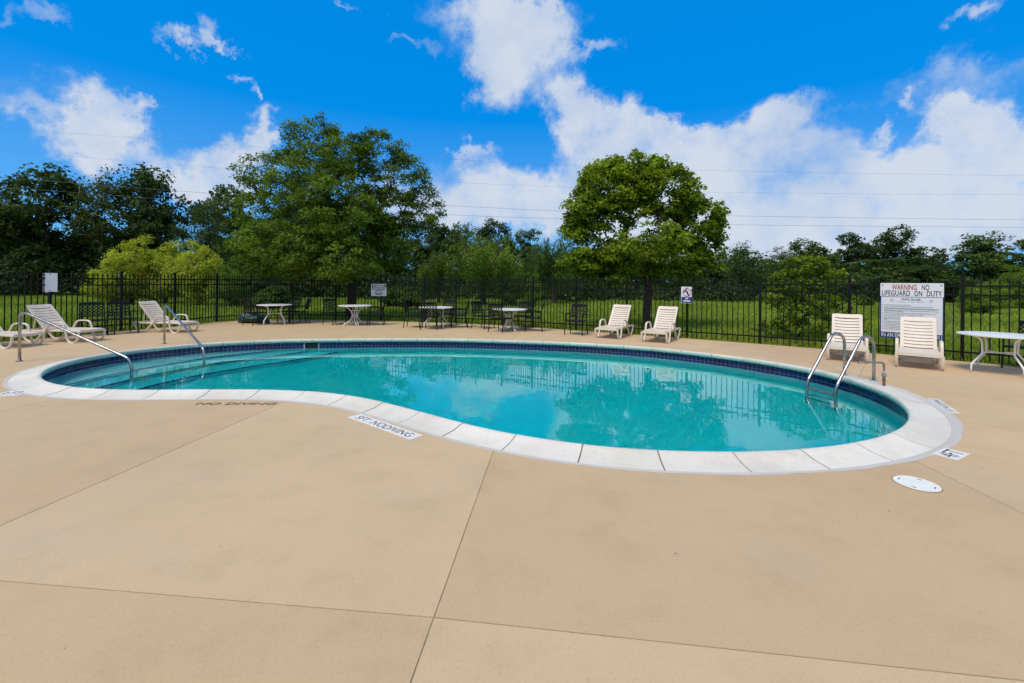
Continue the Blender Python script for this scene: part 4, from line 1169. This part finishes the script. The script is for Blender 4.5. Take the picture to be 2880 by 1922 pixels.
L2 = px_lobes([(1730, 520, 110, 75, 1.1, .25), (1790, 480, 90, 50, 1.1, .25), (1880, 540, 105, 75, 1.1, .1), (1665, 590, 80, 70, 1, .12), (1960, 620, 75, 80, 1.1, .05), (1720, 610, 110, 55, .3), (1840, 600, 120, 60, .32),
               (1630, 640, 50, 45, .8, .1), (1660, 720, 75, 55, 1, .05), (1770, 720, 110, 55, 1.1), (1890, 720, 110, 60, 1.1), (1990, 715, 42, 48, .9), (1800, 690, 90, 50, .8, .1, -1.5), (1720, 770, 80, 35, .6), (1890, 780, 80, 30, .5)], 16.2, f2)
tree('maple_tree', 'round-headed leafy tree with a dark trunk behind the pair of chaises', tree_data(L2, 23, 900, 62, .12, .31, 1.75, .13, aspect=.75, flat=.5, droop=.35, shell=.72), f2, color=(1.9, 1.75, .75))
# small tree by the east fence
f3 = G(2247, 966); f3 = Vector((f3.x * 1.06, f3.y * 1.06, 0)); D3 = f3.y
L3 = px_lobes([(2265, 745, 70, 32, 1.2, .25), (2235, 790, 75, 35, 1, .1), (2320, 780, 60, 30, .9, .1), (2180, 830, 45, 25, .8), (2260, 850, 95, 40, .9), (2360, 850, 60, 30, .7), (2200, 920, 80, 28, .8), (2290, 915, 100, 35, .8), (2390, 910, 60, 25, .6), (2160, 930, 55, 18, .6)], D3, f3)
tree('sapling', 'small bright green young tree just outside the east fence', tree_data(L3, 31, 480, 34, .085, .17, .5, .05, aspect=.4, flat=.4, droop=.5, shell=.45), f3, color=(1.8, 1.75, .7))

# prototypes for the wood behind, about 10 m tall, 8 m across
def crown_lobes(seed, h, w, n, low=.25, jit=.35):
    rs = random.Random(seed); o = []
    for k in range(n):
        u = (k + .5) / n; z = h * (low + (.92 - low) * u); rr = w / 2 * (math.sin(math.pi * (.22 + .70 * u)) ** .7)
        a = rs.uniform(0, 6.28); q = rr * rs.uniform(.15, .75)
        o.append((q * math.cos(a), q * math.sin(a), z, rr * rs.uniform(.42, .62), rr * rs.uniform(.42, .62), h * rs.uniform(.08, .14)))
    return o
OAK = tree_data(crown_lobes(1, 10, 9, 17, .12), 41, 330, 42, .30, .68, 3, .28, 'leaf_far', .7, .65, .2, .6, limb_n=120)
TALL = tree_data(crown_lobes(2, 10, 6.5, 16, .12), 42, 300, 42, .28, .62, 3, .24, 'leaf_far', .7, .7, .15, .6, limb_n=110)
OAK2 = tree_data(crown_lobes(5, 10, 10, 15, .15), 47, 300, 42, .30, .66, 2.6, .26, 'leaf_far', .7, .6, .2, .65, limb_n=120)
SPARSE = tree_data(crown_lobes(3, 10, 7, 14, .35), 43, 230, 19, .24, .55, 2.4, .085, 'leaf_far', .7, .7, .1, .6, bark='bark_pale', limb_n=150, multi=3)
OLIVE = tree_data(crown_lobes(4, 10, 8, 15, .2), 44, 300, 44, .21, .6, 2.5, .2, 'leaf_far', .4, .7, .1, .55, limb_n=110)
WILLOW = tree_data(crown_lobes(6, 9, 9, 16, .45), 45, 300, 60, .30, .55, 2.5, .32, 'leaf_far', .22, .7, .5, .6, limb_n=90, strands=2.6)
SHRUB = tree_data([(0, 0, 2.4, 1.5, 1.4, .9), (.9, .2, 1.7, 1.2, 1.1, .8), (-.9, -.2, 1.6, 1.2, 1.1, .8), (0, .4, 1.1, 1.6, 1.4, .8), (.3, -.6, 3.1, .8, .8, .6)], 46, 260, 48, .15, .38, .6, .08, 'leaf_yellow', .4, .6, .2, .6, limb_n=60, multi=3)
BUSH = tree_data([(0, 0, .9, 1.5, 1.2, .8), (1.0, .2, .8, 1.0, 1.0, .6), (-1.0, .1, .7, 1.1, 1.0, .6), (.2, 0, 1.6, 1.0, .9, .6)], 48, 200, 42, .20, .36, .3, .05, 'leaf_far', .6, .6, .15, .6, limb_n=40, multi=3)
HT = {id(OAK): (10, 9), id(TALL): (10, 6.5), id(OAK2): (10, 10), id(SPARSE): (10, 7), id(OLIVE): (10, 8), id(WILLOW): (9.3, 9.5), id(SHRUB): (3.7, 4.2), id(BUSH): (2.2, 4.2)}
def bg(name, label, data, x, top, dist, width_px, rot, color=(1, 1, 1), cat='tree', group='trees of the wood behind the lawn'):
    """x, top, width in photo pixels; the foot stands on the lawn at the given distance"""
    p = P(x, top, dist); h0, w0 = HT[id(data)]; sz = p.z / h0 * 1.0; sx = width_px * dist / F / w0
    return tree(name, label, data, (p.x, dist, -.02), rot, (sx, sx, sz), color, cat, group)
DK = (.72, .78, .66); DK2 = (1.2, 1.25, .95); GR = (1.15, 1.2, 1.2); SI = (1.05, 1.1, 1.15)
bg('oak_tree', 'dark leafy tree cut by the west edge of the picture', OAK, -25, 480, 42, 210, .4, DK)
bg('oak_tree', 'tall broad dark tree above the blank sign', TALL, 115, 440, 40, 240, 1.9, DK)
bg('sycamore_tree', 'thin brownish tree with pale bare limbs between two dark tall trees', SPARSE, 285, 470, 41, 230, .9, (.95, .85, .75))
bg('oak_tree', 'tall dark tree behind the yellow-green shrubs', TALL, 445, 452, 43, 200, 4.0, DK)
bg('silver_tree', 'silvery grey tree between the dark tall tree and the big feathery tree', OLIVE, 620, 545, 41, 190, 2.0, (.95, 1.0, 1.2))
bg('oak_tree', 'dark tree whose top shows over the silvery tree', OAK2, 650, 515, 52, 250, 1.0, DK2)
bg('oak_tree', 'dark tree low behind the sparse brownish tree', OAK, 250, 600, 47, 260, 5.0, DK)
bg('oak_tree', 'dark tree behind the lower limbs of the big feathery tree', OAK, 860, 560, 48, 300, 3.0, DK)
bg('oak_tree', 'dark tree showing through the middle of the big feathery tree', OAK2, 1060, 590, 50, 280, .3, DK2)
bg('oak_tree', 'dark green tree just east of the big feathery tree', TALL, 1215, 600, 46, 150, 2.2, (.75, .85, .65))
bg('oak_tree', 'tall pointed dark tree over the willow', TALL, 1392, 605, 52, 120, 4.4, DK)
bg('oak_tree', 'rounded dark tree between the two willows', OAK, 1300, 625, 50, 190, .9, DK2)
bg('oak_tree', 'dark tree between the pointed tree and the round-headed tree', OAK2, 1480, 640, 50, 170, 5.3, DK2)
bg('willow_tree', 'light green weeping willow in the middle of the wood edge', WILLOW, 1360, 638, 31, 250, 1.0, (3.8, 3.4, 1.8))
bg('willow_tree', 'grey green weeping willow beside the round-headed tree', WILLOW, 1560, 648, 33, 190, 3.6, (2.5, 2.5, 1.9))
bg('willow_tree', 'small pale willow hugging the foot of the light green willow', WILLOW, 1235, 690, 32, 130, 5.0, (2.7, 2.6, 1.3))
bg('oak_tree', 'dark tree glimpsed through the crown of the round-headed tree', OAK, 1740, 670, 50, 280, 2.7, DK)
bg('oak_tree', 'dark tree behind the east side of the round-headed tree', OAK2, 1950, 690, 52, 220, 1.4, DK2)
bg('sycamore_tree', 'grey green tree with white bare limbs east of the round-headed tree', SPARSE, 2075, 682, 44, 170, .2, GR)
bg('oak_tree', 'low grey green tree just behind the white-limbed tree', OLIVE, 2090, 700, 50, 200, .2, GR)
bg('oak_tree', 'grey green tree left of the small bright young tree', OLIVE, 2190, 690, 50, 160, 3.0, GR)
bg('oak_tree', 'rounded dark tree above the small bright young tree', OAK, 2270, 668, 54, 200, 4.1, DK2)
bg('oak_tree', 'dark tree between the rounded tree and the tall spreading tree', OAK2, 2390, 655, 56, 190, 2.3, DK)
bg('oak_tree', 'tall spreading dark tree that tops the eastern wood', OAK, 2520, 632, 58, 190, .6, DK)
bg('oak_tree', 'low dark tree under the tall spreading tree', OAK2, 2460, 725, 46, 260, 3.9, DK2)
bg('oak_tree', 'pointed dark tree in the gap east of the tall spreading tree', OLIVE, 2655, 700, 50, 140, 1.0, DK)
bg('oak_tree', 'large dark tree above the east table', OAK, 2780, 650, 48, 230, 5.5, DK2)
bg('oak_tree', 'dark tree cut by the east edge of the picture', OAK2, 2900, 668, 46, 200, 2.1, DK2)
bg('oak_tree', 'low green tree right behind the rules board', OAK, 2610, 745, 42, 220, 4.8, (.8, .9, .6))
YG = (1.4, 1.3, 1.0)
bg('yellow_shrub', 'yellow-green feathery shrub at the west end of its group', SHRUB, 315, 725, 27, 130, .3, YG, 'shrub', 'yellow-green shrubs')
bg('yellow_shrub', 'tallest yellow-green feathery shrub, with the highest hump', SHRUB, 372, 664, 28, 170, 1.3, YG, 'shrub', 'yellow-green shrubs')
bg('yellow_shrub', 'yellow-green feathery shrub in the middle of its group', SHRUB, 465, 676, 29, 150, 2.5, YG, 'shrub', 'yellow-green shrubs')
bg('yellow_shrub', 'yellow-green feathery shrub at the east end of its group', SHRUB, 565, 678, 28, 160, 4.0, YG, 'shrub', 'yellow-green shrubs')
bg('green_shrub', 'leafy green shrub between the yellow shrubs and the big feathery tree', SHRUB, 650, 745, 27, 120, 5.0, (.42, .58, .5), 'shrub', 'green shrubs')
bg('green_shrub', 'rounded light shrub between the willow and the lone black chair', SHRUB, 1440, 772, 30, 62, .5, (.5, .68, .55), 'shrub', 'green shrubs')
bg('green_shrub', 'rounded light shrub behind the hourglass-leg four-chair table', SHRUB, 1500, 768, 30, 66, 2.0, (.5, .68, .55), 'shrub', 'green shrubs')
bg('green_shrub', 'light green shrub on the lawn behind the east table', SHRUB, 2770, 790, 26, 150, 1.1, (.6, .75, .6), 'shrub', 'green shrubs')
bg('green_shrub', 'light green shrub at the wood edge cut by the east edge of the picture', SHRUB, 2880, 745, 32, 150, 3.1, (.5, .62, .6), 'shrub', 'green shrubs')
bg('green_shrub', 'pale bush on the lawn just west of the rules board', BUSH, 2430, 828, 34, 60, 3.3, (1.3, 1.3, .8), 'shrub', 'green shrubs')
bg('green_shrub', 'green bush below the big feathery tree, behind the tarp', BUSH, 770, 800, 25, 150, 1.7, (.9, 1.1, .6), 'shrub', 'green shrubs')
bg('green_shrub', 'green bush between the big feathery tree and the small pale willow', BUSH, 1130, 800, 28, 140, 2.7, (1.0, 1.15, .6), 'shrub', 'green shrubs')

# undergrowth along the wood edge and the closed wood beyond it: masses nobody could count
def mass(name, label, cat, spots, seed, leaf, per, color):
    rs = np.random.RandomState(seed); C_, N_, T_ = [], [], []
    for (x, y, r, h) in spots:
        n = int(per * r * h); u = rs.normal(size=(n, 3)); u /= np.linalg.norm(u, axis=1)[:, None]; u[:, 2] = np.abs(u[:, 2])
        q = u * rs.uniform(.7, 1.05, n)[:, None] * np.array([r, r * .8, h]); q += rs.normal(size=(n, 3)) * .16
        C_.append(q + np.array([x, y, 0])); nn = u + rs.normal(size=(n, 3)) * .6; N_.append(nn / np.linalg.norm(nn, axis=1)[:, None]); T_.append(.4 + rs.uniform(-.2, .2) + rs.uniform(-.25, .25, n))
    c = np.concatenate(C_); k = c[:, 2] > 0
    me = leaf_mesh(name, c[k], np.concatenate(N_)[k], leaf, .7, np.concatenate(T_)[k], 'leaf_far'); o = add(bpy.data.objects.new(name, me)); o.color = (*color, 1)
    return tag(o, label, cat, kind='stuff')
rn = random.Random(9); sp = []
x = -75.0
while x < 75:
    y = 39 + rn.uniform(-1.5, 3) + (max(0, x - 5) * .10); sp.append((x, y, rn.uniform(1.6, 2.6), rn.uniform(1.4, 3.0) * (1.25 if x < -12 else .9))); x += rn.uniform(1.3, 2.1)
mass('undergrowth', 'dark leafy undergrowth along the foot of the wood', 'undergrowth', sp, 3, .30, 130, (.60, .66, .6))
sp = []; x = -130.0
while x < 130:
    sp.append((x, 66 + rn.uniform(-4, 6), rn.uniform(4, 6.5), rn.uniform(5.0, 7.5) * (1.25 if x < -30 else .82))); x += rn.uniform(3.0, 5.0)
mass('distant_wood', 'closed dark wood filling the gaps behind the trees', 'wood', sp, 5, .55, 42, (.65, .75, .75))

# grass: blades over the lawn beyond the fence
def grass():
    rs = np.random.RandomState(8); n = 150000
    y = 9 + 33 * rs.uniform(0, 1, n) ** 1.15; x = (rs.uniform(-1.25, 1.25, n)) * y
    poly = np.array(OUTER); ins = np.zeros(n, bool)
    for i in range(len(poly)):
        a, c = poly[i], poly[(i + 1) % len(poly)]
        cond = ((a[1] > y) != (c[1] > y)) & (x < (c[0] - a[0]) * (y - a[1]) / (c[1] - a[1] + 1e-12) + a[0]); ins ^= cond
    x, y = x[~ins], y[~ins]
    # a fringe along the edge of the slab
    ex, ey = [], []
    fp = [np.array(p[:2]) for p in far]
    for i in range(len(fp) - 1):
        m = 110; f = rs.uniform(0, 1, m)[:, None]; d = fp[i + 1] - fp[i]; nrm = np.array([-d[1], d[0]]) / (np.linalg.norm(d) + 1e-9)
        if nrm.dot(fp[i] - np.array([-1, 9])) < 0: nrm = -nrm
        q = fp[i] + d * f + nrm * (rs.gamma(1.3, .10, m) - .015)[:, None]; ex.append(q[:, 0]); ey.append(q[:, 1])
    ne = sum(len(e) for e in ex); x = np.concatenate([x] + ex); y = np.concatenate([y] + ey); n = len(x)
    hgt = rs.uniform(.05, .16, n) * (1 + .5 * np.clip((y - 28) / 10, 0, 1)); hgt[-ne:] *= .5
    a = rs.uniform(0, 6.28, n); w = .012 + .0012 * y
    w[-ne:] = .012
    lx, ly = rs.normal(size=n) * .4 * hgt, rs.normal(size=n) * .4 * hgt
    v = np.zeros((n, 3, 3)); v[:, 0] = np.stack([x - w * np.cos(a), y - w * np.sin(a), np.full(n, -.02)], 1); v[:, 1] = np.stack([x + w * np.cos(a), y + w * np.sin(a), np.full(n, -.02)], 1)
    v[:, 2] = np.stack([x + lx, y + ly, hgt], 1)
    me = bpy.data.meshes.new('grass'); me.vertices.add(3 * n); me.vertices.foreach_set('co', v.astype(np.float32).ravel()); me.loops.add(3 * n); me.loops.foreach_set('vertex_index', np.arange(3 * n, dtype=np.int32))
    me.polygons.add(n); me.polygons.foreach_set('loop_start', np.arange(0, 3 * n, 3, dtype=np.int32))
    tt = .5 + .25 * np.sin(x * .5 + 1.3 * np.sin(y * .35)) + rs.uniform(-.3, .3, n)
    at = me.attributes.new('tint', 'FLOAT', 'FACE'); at.data.foreach_set('value', np.clip(tt, 0, 1).astype(np.float32))
    me.update(calc_edges=True); me.materials.append(M['grass']); o = add(bpy.data.objects.new('grass', me)); o.color = (1, 1, 1, 1)
    tag(o, 'bright green meadow grass between the fence and the wood', 'grass', kind='stuff')
grass()
